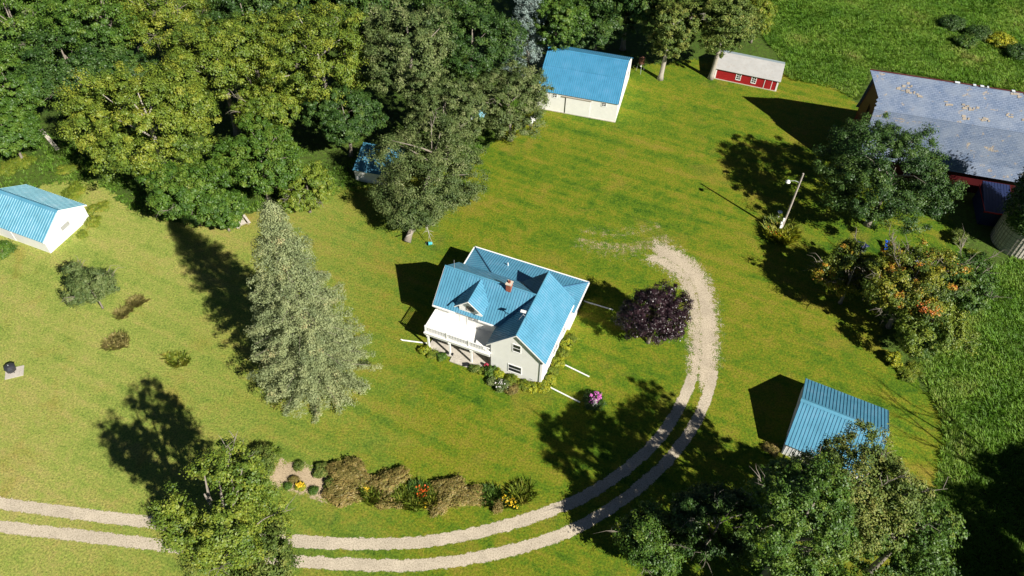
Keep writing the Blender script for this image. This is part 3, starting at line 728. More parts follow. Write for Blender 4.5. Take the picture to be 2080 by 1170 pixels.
# things on and about the house
def house_pt(x, y, z=0): c, s = math.cos(HYAW), math.sin(HYAW); return Vector((HX+x*c-y*s, HY+x*s+y*c, z))
dish = empty('satellite_dish', house_pt(2.75, 2.6, zr-.45), HYAW, 'flat white internet dish on a thin tripod astride the farmhouse gable ridge', 'satellite dish')
t = MB()
for a in ((-.45, -.5, -.45), (-.4, .55, -.4), (.75, 0, .15)): t.tube([a, (.12, 0, .75)], .022, 5)
t.tube([(.12, 0, .6), (.14, -.05, 1.3)], .03, 6); t.build('tripod', MAT['grey'], dish)
t = MB(); t.box(-.32, -.24, -.02, .32, .24, .03); t.build('panel', MAT['trim'], dish, (.16, -.08, 1.36), (R(-16), R(6), R(8)))
t = MB(); t.tube([(.2, -.1, 1.3), (.75, -.35, .55), (.8, -1.0, .02), (.55, -1.5, .25), (.35, -1.9, .28)], .014, 5); t.build('cable', MAT['dark'], dish)
for (a, b, l) in (((818, 691), (867, 697), 'white downspout pipe on grass left of the porch posts'), ((1190, 613), (1245, 629), 'white downspout pipe lying in the purple tree shadow'),
               ((1141, 738), (1197, 765), 'white downspout pipe halfway along the right side of the house'), ((1120, 788), (1178, 817), 'white downspout pipe pointing at the pink flower bush')):
    pa, pb_ = at(*a, .06), at(*b, .06); d = pb_-pa
    o = MB(); l_ = d.length; o.tube([(0, 0, .07), (l_, 0, .05)], .085, 8); o.tube([(-.25, 0, .2), (0, 0, .07)], [.05, .085], 8)
    tag(o.build('downspout_pipe', MAT['trim'], None, (pa.x, pa.y, 0), (0, 0, math.atan2(d.y, d.x))), l, 'drain pipe', 'downspout pipes lying on the lawn round the house')
hz = MB()
for k in range(4): hz.tube([(.26*math.cos(a*.5), .06*k, .45+.26*math.sin(a*.5)) for a in range(13)], .03, 5, cap=False)
tag(hz.build('garden_hose', MAT['redhose'], None, house_pt(-.5, -.3, .2), (0, 0, HYAW)), 'red garden hose coiled against the right end of the porch', 'hose')
for i, (x, y, l) in enumerate(((-5.55, -.25, 'small dark plant pot left of the middle porch post'), (-5.0, -.2, 'small dark plant pot right of the middle porch post'))):
    o = MB(); o.lathe([(.10, 0), (.15, .28), (.16, .3), (.12, .3), (.11, .25)], 10); pt = o.build('plant_pot', MAT['dark'], None, house_pt(x, y, .2)); tag(pt, l, 'plant pot', 'dark pots by the porch post')
o = MB(); o.box(-.45, -.28, 0, .45, .28, .025); tag(o.build('door_mat', MAT['dark'], None, house_pt(-2.95, -.75, .152), (0, 0, HYAW+.5)), 'dark crumpled mat on the concrete porch step', 'mat')
o = MB(); o.box(-.5, -.25, .4, .5, .25, .45); o.box(-.48, .2, .45, .5, .25, .85)
for sx in (-.45, .45):
    for sy in (-.2, .2): o.box(sx-.03, sy-.03, 0, sx+.03, sy+.03, .4)
tag(o.build('porch_bench', MAT['wood'], None, house_pt(-6.6, 2.2, .2), (0, 0, HYAW)), 'wooden bench against the wall under the porch deck', 'bench')

# ------------------------------------------------------------------ simple gabled shed / garage helper
def gable_roof(mb, L, W, he, hr, oe, orr, step, mats=(0, 1), thick=.07, w=.045, h=.045):
    s = (hr-he)/(W/2); ze = he-s*oe
    mb.roof([(-orr, -oe, ze), (L+orr, -oe, ze), (L+orr, W/2, hr), (-orr, W/2, hr)], (1, 0, 0), thick, step, w, h, mats[0], mats[1])
    mb.roof([(L+orr, W+oe, ze), (-orr, W+oe, ze), (-orr, W/2, hr), (L+orr, W/2, hr)], (1, 0, 0), thick, step, w, h, mats[0], mats[1])
    return ze
# blue roofed shed, lower right
sh = empty('metal_shed', (30.682, 44.539, 0), R(-25.667), 'blue metal gabled shed with white ribbed walls, partly behind the big tree at lower right', 'shed')
L, W, he, hr = 9.157, 9.484, 2.27, 4.482
m = MB(); m.prism([(0, 0, 0), (0, W, 0), (0, W, he-.05), (0, W/2, hr-.1), (0, 0, he-.05)], (L, 0, 0))
for i in range(24): m.box(.1+i*.385, -.03, 0, .14+i*.385, -.002, he-.2)
m.build('wall', MAT['trim'], sh)
m = MB(); gable_roof(m, L, W, he, hr, .2, .18, .37, w=.045, h=.04); r_ = m.build('roof', [MAT['blue'], MAT['rib']], sh)
m = MB(); m.prism([(-.2, W/2-.3, hr-.09), (-.2, W/2, hr+.07), (-.2, W/2+.3, hr-.09), (-.2, W/2, hr-.02)], (L+.4, 0, 0)); m.build('ridge_cap', MAT['blue'], r_)
m = MB(); m.box(-.04, 2.8, 0, -.002, 6.6, 2.2); m.build('sliding_door', MAT['trim'], sh)
# garage at the left edge
ga = empty('garage', (-71.585, 75.141, 0), R(-20.963), 'white garage with pale ribbed blue metal roof at the left edge', 'garage')
L, W, he, hr = 10.118, 7.415, 2.551, 4.772
m = MB(); m.prism([(0, 0, 0), (0, W, 0), (0, W, he-.05), (0, W/2, hr-.1), (0, 0, he-.05)], (L, 0, 0)); m.build('wall', MAT['trim'], ga)
m = MB(); gable_roof(m, L, W, he, hr, .32, .23, .40, w=.05, h=.045); r_ = m.build('roof', [MAT['blue'], MAT['palerib']], ga)
m = MB(); m.prism([(-.25, W/2-.34, hr-.14), (-.25, W/2, hr+.08), (-.25, W/2+.34, hr-.14), (-.25, W/2, hr-.02)], (L+.5, 0, 0)); m.build('ridge_cap', MAT['blue'], r_)
s = (hr-he)/(W/2); ze = he-s*.32
for y_ in (-.32, W+.32): m = MB(); m.prism([(L+.233, y_, ze-.01), (L+.233, W/2, hr-.01), (L+.233, W/2, hr-.2), (L+.233, y_, ze-.2)], (.04, 0, 0)); m.build('barge_board', MAT['trim'], ga)
window(ga, 3.02, 4.32, 1.62, 2.12, L, (0, 0), axis='x', out=1, frame='grey', pane='blind')
m = MB(); m.box(1.2, -.04, 0, 4.2, -.002, 2.1); m.build('garage_door', MAT['trim'], ga)
# white gambrel barn
wb = empty('gambrel_barn', (3.23, 107.14, 0), R(-14.14), 'white gambrel barn with bright blue metal roof and sliding door behind the yard', 'barn')
L, W, he, hk, kd, hr = 13.02, 13.27, 3.74, 5.97, 3.49, 7.2
m = MB(); m.prism([(0, 0, 0), (0, W, 0), (0, W, he-.05), (0, W-kd, hk-.12), (0, W/2, hr-.12), (0, kd, hk-.12), (0, 0, he-.05)], (L, 0, 0)); m.build('wall', MAT['whitebarn'], wb)
m = MB(); s1 = (hk-he)/kd; ze = he-s1*.2; o_ = .16
for q in (1, -1):
    Y = (lambda y: y) if q == 1 else (lambda y: W-y)
    a = [(-o_, Y(-.2), ze), (L+o_, Y(-.2), ze), (L+o_, Y(kd), hk), (-o_, Y(kd), hk)]; b = [(-o_, Y(kd), hk+.05), (L+o_, Y(kd), hk+.05), (L+o_, Y(W/2), hr), (-o_, Y(W/2), hr)]
    m.roof(a, (1, 0, 0), .07, .33, .05, .05, 0, 1); m.roof(b, (1, 0, 0), .07, .33, .05, .05, 0, 1)
r_ = m.build('roof', [MAT['bluebarn'], MAT['rib']], wb)
m = MB(); m.tube([(-.18, W/2, hr+.03), (L+.18, W/2, hr+.03)], .12, 6); m.tube([(-.18, kd, hk+.06), (L+.18, kd, hk+.06)], .05, 5); m.build('ridge_cap', MAT['bluebarn'], r_)
m = MB(); m.box(4.68, -.09, .08, 8.66, -.03, 3.12); dr_ = m.build('sliding_door', MAT['whitebarn'], wb)
m = MB(); m.box(4.0, -.16, 3.14, 8.8, -.03, 3.27); m.build('door_track', MAT['wood'], wb)
m = MB(); m.box(4.56, -.06, .05, 4.67, -.002, 3.1); m.build('door_gap', MAT['gap'], wb)
window(wb, 2.46, 3.1, 2.75, 3.35, 0, (1, 1)); window(wb, 10.5, 11.15, 2.72, 3.32, 0, (1, 1))
m = MB(); m.box(-.02, -.1, 0, L+.02, -.003, .12); m.build('footing', MAT['concrete'], wb)
m = MB(); m.box(L+.003, 9.5, 2.6, L+.12, 9.9, 3.4); m.build('meter_box', MAT['grey'], wb)
window(wb, 5.9, 6.9, 4.2, 5.2, L, (0, 1), axis='x', out=1)
# red coop
cp = empty('chicken_coop', (33.73, 117.19, 0), R(-18.089), 'long low red board shed with two white windows and pale metal roof', 'shed')
L, W, he, hr = 10.564, 5.881, 2.109, 2.993
m = MB(); m.prism([(0, 0, 0), (0, W, 0), (0, W, he-.05), (0, W*.66, hr-.08), (0, 0, he-.05)], (L, 0, 0)); m.build('wall', MAT['red'], cp)
m = MB(); rk = W*.66
m.roof([(-.3, -.22, he-.06), (L+.3, -.22, he-.06), (L+.3, rk, hr), (-.3, rk, hr)], (1, 0, 0), .06, 0, mi=0)
m.roof([(L+.3, W+.2, he-.06), (-.3, W+.2, he-.06), (-.3, rk, hr), (L+.3, rk, hr)], (1, 0, 0), .06, 0, mi=1)
m.build('roof', [MAT['coop_roof'], MAT['coop_roof_back']], cp)
window(cp, 3.62, 4.28, .72, 1.82, 0, (1, 2), fw=.11); window(cp, 6.22, 6.88, .70, 1.82, 0, (1, 2), fw=.11)
m = MB(); m.box(-.03, -.05, 0, .22, -.002, he-.08); m.build('corner_board', MAT['trim'], cp)
m = MB(); m.box(L-.22, -.05, 0, L, -.002, he-.08); m.box(L+.002, -.05, 0, L+.05, .2, he-.08); m.build('corner_board', MAT['trim'], cp)
m = MB(); m.box(8.42, -.06, .12, 9.5, -.02, 1.9); dr_ = m.build('door', MAT['red'], cp)
for x_ in (8.32, 9.53): m = MB(); m.box(x_, -.055, .1, x_+.09, -.003, 1.95); m.build('door_trim', MAT['trim'], dr_)
m = MB(); m.box(0, -.09, 0, L, -.051, .13); m.build('sill_board', MAT['plank'], cp)

# ------------------------------------------------------------------ big old barn with worn blue shingles
BX, BY, BYAW = 51.29, 93.05, R(-12.88)
bb = empty('old_barn', (BX, BY, 0), BYAW, 'huge old red barn with worn blue shingle gambrel roof and hay hood', 'barn')
L, W, he, hk, kd, hr = 33.0, 11.74, 5.0, 10.4, 2.0, 14.19
m = MB(); m.prism([(0, .3, 0), (0, W-.3, 0), (0, W-.3, 4.4), (0, W-kd-.1, hk-.8), (0, W/2, hr-.2), (0, kd+.1, hk-.8), (0, .3, 4.4)], (L, 0, 0)); m.build('wall', MAT['darkred'], bb)
def shingle_sheet(polys, name, parent):
    V = []; Fc = []; UV = []
    for top in polys:
        p = [Vector(q) for q in top]; n = (p[1]-p[0]).cross(p[2]-p[0]).normalized()
        if n.z < 0: p = p[::-1]; n = -n
        e = Vector((1, 0, 0)); u = n.cross(e).normalized(); b = len(V); k = len(p)
        for q in p+[q-n*.14 for q in p]: V.append(tuple(q)); UV.append((q.x+20, q.dot(u)+7*b))
        Fc.append(tuple(b+i for i in range(k))); Fc.append(tuple(b+k+i for i in range(k))[::-1])
        Fc += [(b+i, b+i+k, b+(i+1) % k+k, b+(i+1) % k) for i in range(k)]
    me = bpy.data.meshes.new(name); me.from_pydata(V, [], Fc); me.materials.append(MAT['shingle'])
    uvl = me.uv_layers.new(name='UVMap'); li = np.empty(len(me.loops), np.int32); me.loops.foreach_get('vertex_index', li)
    uvl.data.foreach_set('uv', np.array(UV, np.float32)[li].ravel()); me.update()
    return link(name, me, parent)
o_ = .3; sl_ = (hk-he)/kd; ey = -.45; ez = he-.45*.75; fl_y = .55; hood = 1.75
def ragged(y0, z0, y1, z1, n, amp, seed):
    r = random.Random(seed); return [(-o_+r.uniform(-amp, amp), y0+(y1-y0)*i/n, z0+(z1-z0)*i/n) for i in range(1, n)]
polys = []
for q in (1, -1):
    Y = (lambda y: y) if q == 1 else (lambda y: W-y)
    A = [(-o_, Y(kd), hk)]; hoodk = (-o_+.1, Y(kd+(W/2-kd)*.35), hk+(hr-hk)*.35)
    up = [(-o_-hood, Y(W/2), hr), hoodk] + [(-o_+(.22 if i % 2 else -.05), Y(kd+(W/2-kd)*(.35-.05*i)), hk+(hr-hk)*(.35-.05*i)) for i in range(1, 7)] + A + [(L+o_, Y(kd), hk), (L+o_, Y(W/2), hr)]
    low = [(-o_, Y(kd), hk-.02), (-o_+.05, Y(kd*.3), he+(hk-he)*.32), (-o_, Y(ey), ez), (L+o_, Y(ey), ez), (L+o_, Y(kd), hk-.02)]
    low2 = [(-o_, Y(kd), hk-.02), (-o_, Y(.35), 5.35), (L+o_, Y(.35), 5.35), (L+o_, Y(kd), hk-.02)]
    eave = [(-o_, Y(.35), 5.36), (-o_, Y(-.5), 3.75), (L+o_, Y(-.5), 3.75), (L+o_, Y(.35), 5.36)]
    polys += [up, low2, eave]
shingle_sheet(polys, 'roof', bb)
m = MB(); m.tube([(-o_-hood, W/2, hr+.02), (L+o_, W/2, hr+.02)], .10, 6); m.build('ridge_board', MAT['darkred'], bb)
r = random.Random(4); m = MB()
for k in range(9): x = r.uniform(8, 31); m = MB(); m.box(x, W/2-.2, hr+.05, x+r.uniform(.3, 1.2), W/2+.16, hr+.14); m.build('ridge_flashing', MAT['tarp'], bb)
r = random.Random(12); m = MB()     # loose, lifted shingles and bare boards on the yard side
su = (hr-hk)/(W/2-kd)
for cx_, fz in ((2.2, .62), (3.9, .55), (5.4, .5), (3.3, .72), (9.0, .42), (11.2, .4), (12.6, .38), (17.5, .36), (19.6, .3), (14.5, .15), (12, .12), (17.2, .92), (18.6, .9), (21, .5), (22, .2)):
    for k in range(5):
        x = cx_+r.uniform(-.6, .6); f = fz+r.uniform(-.05, .05); y = kd+(W/2-kd)*f; z = hk+(hr-hk)*f
        n_ = Vector((0, -su, 1)).normalized(); u = Vector((0, 1, su)).normalized(); e = Vector((1, 0, 0))
        c0 = Vector((x, y, z))+n_*.01; a = e*r.uniform(.2, .55); b_ = u*r.uniform(.1, .35)+n_*r.uniform(0, .1)
        m = MB(); m.prism([c0, c0+a, c0+a+b_, c0+b_], n_*.03); m.build('loose_board', MAT['wood'], bb)
for x in (3, 7, 11): window(bb, x, x+.8, 1.5, 2.4, 0, (1, 1))
window(bb, 5.4, 6.4, 7, 8.2, 0, (0, 1), axis='x', out=-1, frame='darkred', pane='gap')
m = MB(); m.box(-.05, 3.9, 0, -.003, 7.9, 3.6); m.build('barn_door', MAT['darkred'], bb)
def barn_pt(x, y, z=0): c, s = math.cos(BYAW), math.sin(BYAW); return Vector((BX+x*c-y*s, BY+x*s+y*c, z))
mh = empty('milk_house', barn_pt(17.2, -6.6), BYAW, 'small dark blue lean-to with red edged roof between barn and silo', 'shed')
m = MB(); m.prism([(0, 0, 0), (0, 5.4, 0), (0, 5.4, 3.5), (0, 0, 2.5)], (3.4, 0, 0)); m.build('wall', MAT['navy'], mh)
m = MB(); m.roof([(-.15, -.2, 2.55), (3.6, -.2, 2.55), (3.6, 5.4, 3.6), (-.15, 5.4, 3.6)], (1, 0, 0), .08, .4, mi=0, rmi=0); r_ = m.build('roof', [MAT['navy']], mh)
m = MB(); m.box(-.25, -.26, 2.45, 3.7, -.203, 2.68); m.box(-.24, -.2, 2.72, -.16, 5.4, 2.8); m.build('roof_edge', MAT['red'], mh)
# silo
sx, sy = 70.7, 79.2
V = []; Fc = []; UV = []; n = 40; Rz = 3.3; Hs = 14.0
for i, (rr, z) in enumerate(((Rz, 0), (Rz, Hs))):
    for k in range(n+1): a = 2*math.pi*k/n; V.append((rr*math.cos(a), rr*math.sin(a), z)); UV.append((a*Rz, z))
Fc = [(k, k+1, n+2+k, n+1+k) for k in range(n)]
for k in range(0, 44):                                  # upright stave ribs
    a = 2*math.pi*k/44; da = .035/Rz; b0 = len(V)
    for z in (0, Hs):
        for rr, aa in ((Rz-.02, a-da), (Rz+.07, a-da), (Rz+.07, a+da), (Rz-.02, a+da)): V.append((rr*math.cos(aa), rr*math.sin(aa), z)); UV.append((.3+aa*.01, .3+z*.001))
    Fc += [(b0+i, b0+i+1, b0+i+5, b0+i+4) for i in range(3)]
me = bpy.data.meshes.new('wall'); me.from_pydata(V, [], Fc); me.materials.append(MAT['stave']); uvl = me.uv_layers.new(name='UVMap')
li = np.empty(len(me.loops), np.int32); me.loops.foreach_get('vertex_index', li); uvl.data.foreach_set('uv', np.array(UV, np.float32)[li].ravel())
si = empty('silo', (sx, sy, 0), 0, 'old concrete stave silo hung with vines beside the old barn', 'silo')
link('wall', me, si)
m = MB(); m.lathe([(Rz+.05, Hs), (Rz*.9, Hs+1.2), (Rz*.62, Hs+2.3), (Rz*.25, Hs+3), (.05, Hs+3.1)], 28); m.build('dome', MAT['grey'], si)
m = MB()
for z in [.6+.62*i for i in range(21)]: m.tube([((Rz+.02)*math.cos(a*.1571), (Rz+.02)*math.sin(a*.1571), z) for a in range(41)], .018, 4, cap=False)
m.build('hoop', MAT['dark'], si)
r = np.random.default_rng(33); P = []; D = []
for k in range(430):
    a = math.radians(150+r.normal()*58); z = 4.5+10*r.random()**.7; P.append([(Rz+.15)*math.cos(a), (Rz+.15)*math.sin(a), z]); D.append([math.cos(a), math.sin(a), .2])
for k in range(50):
    a = math.radians(225+r.normal()*22); z = 4.5+2.5*r.random(); P.append([(Rz+.15)*math.cos(a), (Rz+.15)*math.sin(a), z]); D.append([math.cos(a), math.sin(a), .2])
P = np.array(P); D = np.array(D); idx = np.repeat(np.arange(len(P)), 46)
Q = P[idx]+r.normal(size=(len(idx), 3))*.38; vN = unit(D[idx]+r.normal(size=(len(idx), 3))*.6)
tag(link('silo_vine', np_mesh('silo_vine', leaf_quads(Q, vN, .15, r), 4, r.random(len(idx)), MAT['darkgreen']), None, (sx, sy, 0)), 'dark leafy vine climbing the side of the silo', 'vine')
# hidden little shed between the trees
hsd = empty('garden_shed', (-23.6, 88.0, 0), R(-12), 'small white shed with dark blue roof half hidden between the oak and the wood', 'shed')
m = MB(); m.prism([(0, 0, 0), (0, 4.6, 0), (0, 4.6, 3.3), (0, 0, 2.2)], (6.2, 0, 0)); m.build('wall', MAT['trim'], hsd)
m = MB(); m.roof([(-.2, -.25, 2.24), (6.4, -.25, 2.24), (6.4, 4.8, 3.44), (-.2, 4.8, 3.44)], (1, 0, 0), .07, .35, mi=0, rmi=1); m.build('roof', [MAT['blue'], MAT['rib']], hsd)
m = MB(); m.box(4.4, -.05, .05, 5.3, -.002, 1.95); m.build('door', MAT['trim'], hsd)

# ------------------------------------------------------------------ yard things
pb0 = at(1583.6, 472.5)
po = empty('utility_pole', pb0, 0, 'tall grey wooden utility pole with yard lamp standing in a clump of lilies', 'utility pole')
m = MB(); m.tube([(0, 0, 0), (.08, 0, 5), (.1, 0, 10.9)], [.17, .15, .11], 10); m.build('pole', MAT['polewood'], po)
m = MB(); m.tube([(.1, 0, 9.3), (-.6, .05, 9.6), (-1.35, .1, 9.5)], .035, 6); arm = m.build('lamp_arm', MAT['grey'], po)
m = MB(); m.lathe([(.06, .2), (.22, .1), (.32, -.12), (.28, -.2), (.1, -.22)], 14, (-1.45, .1, 9.42)); m.build('lamp', MAT['trim'], po)
m = MB(); m.box(-.42, -.34, 1.2, -.08, -.14, 1.75); m.box(-.5, -.36, 2.0, -.2, -.16, 2.35); m.box(-.35, -.35, 2.5, -.1, -.17, 3.0); m.build('meter_box', MAT['trim'], po)
m = MB(); m.tube([(-.32, -.28, 0), (-.30, -.26, 2.6)], .06, 6); m.build('conduit', MAT['grey'], po)
pp = at(1581, 440); bd = empty('birdbath', pp, 0, 'white round birdbath on a thin stem behind the utility pole', 'birdbath')
m = MB(); m.lathe([(.14, 0), (.1, .05), (.035, .15), (.03, .8)], 10); m.build('stem', MAT['trim'], bd)
m = MB(); m.lathe([(.08, .8), (.34, .9), (.36, .94), (.30, .92), (.05, .86)], 16); m.build('bowl', MAT['trim'], bd)
pp = at(30, 757); pa = MB(); pa.box(-1.0, -.75, 0, 1.0, .75, .10); tag(pa.build('concrete_pad', MAT['concrete'], None, (pp.x, pp.y, 0), (0, 0, R(20))), 'pale square concrete pad under the black fire pit', 'concrete slab')
fp = empty('fire_pit', (pp.x-.33, pp.y+.18, .1), R(10), 'black lidded eight sided fire pit on a concrete pad', 'fire pit')
m = MB(); m.lathe([(.42, .1), (.55, .2), (.58, .75), (.62, .78)], 8); m.build('body', MAT['soot'], fp)
m = MB(); m.lathe([(.66, .78), (.62, .86), (.35, 1.02), (.06, 1.08)], 8); ld = m.build('lid', MAT['soot'], fp)
m = MB(); m.tube([(0, 0, 1.06), (0, 0, 1.18)], .06, 8); m.build('handle', MAT['grey'], ld)
for k in range(4):
    a = R(45+90*k); m = MB(); m.tube([(.4*math.cos(a), .4*math.sin(a), .2), (.5*math.cos(a), .5*math.sin(a), 0)], .04, 5); m.build('leg', MAT['soot'], fp)
a_, b_ = at(84, 264, .4), at(117, 303, .15); d = b_-a_
m = MB(); m.box(0, -.28, 0, d.length, .28, .07); tag(m.build('loose_plank', MAT['plank'], None, (a_.x, a_.y, .42), (0, R(4), math.atan2(d.y, d.x))), 'long pale plank lying on the weeds by the wood edge', 'plank', 'loose boards by the wood edge')
a_ = at(38, 288, .2); m = MB(); m.box(0, -.2, 0, 2.0, .25, .08); tag(m.build('loose_plank', MAT['plank'], None, (a_.x, a_.y, .35), (0, R(5), R(-48))), 'short broken pale board half under leaves at the wood edge', 'plank', 'loose boards by the wood edge')
a_ = at(489, 448, .6); pt = empty('picnic_table', (a_.x, a_.y, 0), R(-52), 'weathered picnic table beside the top of the big spruce', 'picnic table')
m = MB(); m.box(-1.0, -.4, .72, 1.0, .4, .78); m.build('tabletop', MAT['plank'], pt)
for y in (-.85, .85): m = MB(); m.box(-1.0, y-.16, .42, 1.0, y+.16, .47); m.build('seat', MAT['plank'], pt)
for x in (-.75, .75):
    m = MB(); m.tube([(x, -.75, 0), (x, -.2, .72)], .05, 4); m.tube([(x, .75, 0), (x, .2, .72)], .05, 4); m.tube([(x, -.95, .4), (x, .95, .4)], .04, 4); m.build('leg', MAT['wood'], pt)
a_ = at(874, 497); bk = empty('bucket', a_+Vector((0, 0, .2)), R(20), 'teal bucket tipped on its side under the hanging oak branch', 'bucket')
m = MB(); m.lathe([(.2, 0), (.27, .55), (.29, .56), (.25, .55), (.18, .03)], 14); m.build('body', MAT['teal'], bk, (.25, 0, .03), (0, R(-80), 0))
m = MB(); m.tube([(.27*math.cos(t*.35), .27*math.sin(t*.35), .28) for t in range(10)], .012, 4); m.build('handle', MAT['grey'], bk, (-.25, 0, .0), (0, R(-70), 0))
a_ = at(1799, 503); sd2 = empty('playground_slide', a_, R(75), 'bright blue plastic slide with yellow foot behind the turning maple', 'slide')
m = MB(); m.prism([(-1.0, -.3, .95), (1.0, -.3, .12), (1.0, -.3, .2), (-1.0, -.3, 1.03)], (0, .6, 0)); m.prism([(-1.0, -.38, .95), (1.0, -.38, .12), (1.0, -.38, .35), (-1.0, -.38, 1.2)], (0, .078, 0)); m.prism([(-1.0, .302, .95), (1.0, .302, .12), (1.0, .302, .35), (-1.0, .302, 1.2)], (0, .078, 0)); m.build('chute', MAT['slideblue'], sd2, rot=(0, 0, R(180)))
m = MB(); m.box(-1.55, -.35, 0, -1.02, .35, .3); m.build('foot', MAT['slideyellow'], sd2)
m = MB(); [m.tube([(1.35, y, 0), (1.02, y, 1.25)], .05, 6) for y in (-.3, .3)]; [m.tube([(1.35-.09*i, -.3, .25*i), (1.35-.09*i, .3, .25*i)], .03, 5) for i in (1, 2, 3)]; m.build('ladder', MAT['slideyellow'], sd2); sd2.scale = (.72, .72, .72)
def rumple(name, p, sx, sy, h, mat, label, cat, seed):
    r = np.random.default_rng(seed); n = 12; V = []; Fc = []
    ph = r.random(6)*6
    for i in range(n):
        for j in range(n):
            u, v = i/(n-1)-.5, j/(n-1)-.5; q = max(0, 1-(2.0*max(abs(u), abs(v)))**3)
            V.append((sx*u*(1+.15*math.sin(7*v+ph[0])), sy*v*(1+.15*math.sin(6*u+ph[1])), .03+h*q*(.6+.4*math.sin(9*u+ph[2])*math.cos(8*v+ph[3]))))
    for i in range(n-1):
        for j in range(n-1): Fc.append((i*n+j, (i+1)*n+j, (i+1)*n+j+1, i*n+j+1))
    m = MB(); m.add(V, Fc); return tag(m.build(name, mat, None, (p.x, p.y, 0), (0, 0, r.random()*3)), label, cat)
rumple('tarp', at(1869, 531), 1.8, 1.5, .5, MAT['tarp'], 'crumpled white plastic sheet on the ground beside the orange maple', 'tarp', 3)
rumple('tarp', at(1745, 498), 2.2, 1.6, .5, MAT['navy'], 'blue tarp over a heap in the shade behind the orange maple', 'tarp', 4)
a_ = at(961, 224, 1.0); o = rumple('tarp', a_, 2.2, 4.2, 1.6, MAT['tealtarp'], 'white and teal tarp glimpsed in a gap between the oaks', 'tarp', 6); o.data.materials.append(MAT['tarp'])
for p_ in o.data.polygons: p_.material_index = 1 if p_.center.y > .5 else 0
a_ = at(1081, 245, .6); tk = empty('storage_tank', (a_.x, a_.y, 0), R(60), 'white rounded tank half covered by leaves left of the white barn', 'tank')
m = MB(); prof = [(.05, -1.0), (.38, -.9), (.5, -.7), (.5, .7), (.38, .9), (.05, 1.0)]; m.lathe(prof, 14); m.build('body', MAT['trim'], tk, (0, 0, .85), (0, R(90), 0), True)
for x in (-.6, .6): m = MB(); m.box(x-.06, -.4, 0, x+.06, .4, .5); m.build('foot', MAT['concrete'], tk)
a_ = at(1300, 146); fd = empty('feed_hopper', a_, 0, 'rusty drum feed hopper on three thin legs right of the white barn', 'feeder')
m = MB(); m.lathe([(.08, 1.3), (.5, 1.75), (.52, 2.75), (.25, 2.95), (.05, 3.0)], 14); m.build('drum', MAT['rust'], fd)
m = MB(); m.lathe([(.05, 1.1), (.16, 1.12), (.1, 1.32)], 8); m.build('spout', MAT['trim'], fd)
for k in range(3): a = R(30+120*k); m = MB(); m.tube([(.45*math.cos(a), .45*math.sin(a), 1.9), (.8*math.cos(a), .8*math.sin(a), 0)], .035, 5); m.build('leg', MAT['grey'], fd)

# ------------------------------------------------------------------ trees: crown centre pixel, height of the crown centre, radii in metres
G_W = 'trees of the wood behind the yard'
tree('boxelder_tree', 300, 245, 11, 10.5, 8.6, 'yellowgreen', 'broad yellow green tree with the largest crown of the wood', 11, G_W, leaf=.19, subs=14, nleaf=70, dead=1, bm='barkpale')
tree('boxelder_tree', 440, 125, 13, 7.6, 7.2, 'yellowgreen', 'yellow green tree rising behind the right shoulder of the broadest crown', 12, G_W, leaf=.19, subs=10, nleaf=66)
tree('boxelder_tree', 648, 120, 13, 9.4, 9.6, 'yellowgreen', 'tall olive yellow tree with its pale trunk showing under the crown', 13, G_W, leaf=.19, subs=13, nleaf=68, dead=2, bm='barkpale', h=17)
tree('boxelder_tree', 545, 225, 8, 5.0, 5.2, 'yellowgreen', 'thin olive tree with bare grey twigs between the two big yellow green trees', 14, G_W, leaf=.19, subs=8, nleaf=48, gap=.35, dead=6, deadlen=3.5)
tree('broadleaf_tree', 385, 392, 5.5, 5.6, 4.6, 'green', 'low rounded green tree over the lawn edge left of the picnic table', 15, G_W, leaf=.2, subs=9, nleaf=64, dead=2)
tree('broadleaf_tree', 455, 425, 3.6, 3.5, 3.0, 'green', 'small green tree right above the picnic table', 16, G_W, leaf=.2, subs=7, nleaf=60)
tree('broadleaf_tree', 530, 330, 7, 6.2, 5.8, 'green', 'deep green tree just behind the tip of the big spruce', 17, G_W, leaf=.2, subs=10, nleaf=64, lib='g1')
tree('broadleaf_tree', 622, 385, 4.2, 4.2, 3.9, 'yellowgreen', 'small yellow green tree with drooping twigs right of the spruce tip', 18, G_W, leaf=.18, subs=7, nleaf=52, gap=.22, dead=4, deadlen=2.5)
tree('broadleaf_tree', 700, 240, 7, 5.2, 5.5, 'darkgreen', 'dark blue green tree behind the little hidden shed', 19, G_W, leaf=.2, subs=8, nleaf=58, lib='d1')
# far left mass
tree('broadleaf_tree', 28, 178, 8, 6.2, 6, 'green', 'bright green tree over the loose planks at the far left', 20, G_W, leaf=.21, subs=10, nleaf=60)
tree('broadleaf_tree', 140, 120, 10, 8.0, 7, 'darkgreen', 'dark green spreading tree just left of the broadest yellow green crown', 21, G_W, leaf=.21, subs=11, nleaf=60, dead=3, lib='d2')
tree('broadleaf_tree', 35, 60, 12, 8.5, 8, 'green', 'olive green tree in the upper left corner', 22, G_W, leaf=.21, subs=11, nleaf=60, dead=3)
tree('broadleaf_tree', 215, 30, 13, 9.0, 8, 'green', 'mid green tree with bare white limbs at the top edge, second from the left corner', 23, G_W, leaf=.21, subs=11, nleaf=56, dead=8, deadlen=5)
tree('broadleaf_tree', 335, 15, 14, 7.5, 8, 'yellowgreen', 'thin topped tree with a spray of dead grey branches at the top edge', 24, G_W, leaf=.19, subs=9, nleaf=44, gap=.35, dead=14, deadlen=5)
tree('broadleaf_tree', 15, 270, 5, 5.0, 4, 'green', 'low green tree cut by the left edge above the garage', 25, G_W, leaf=.2, subs=8, nleaf=56, lib='g2')
tree('broadleaf_tree', 500, 40, 14, 7.5, 8, 'darkgreen', 'shadowy dark tree at the top edge between two yellow green crowns', 26, G_W, lib='d2')
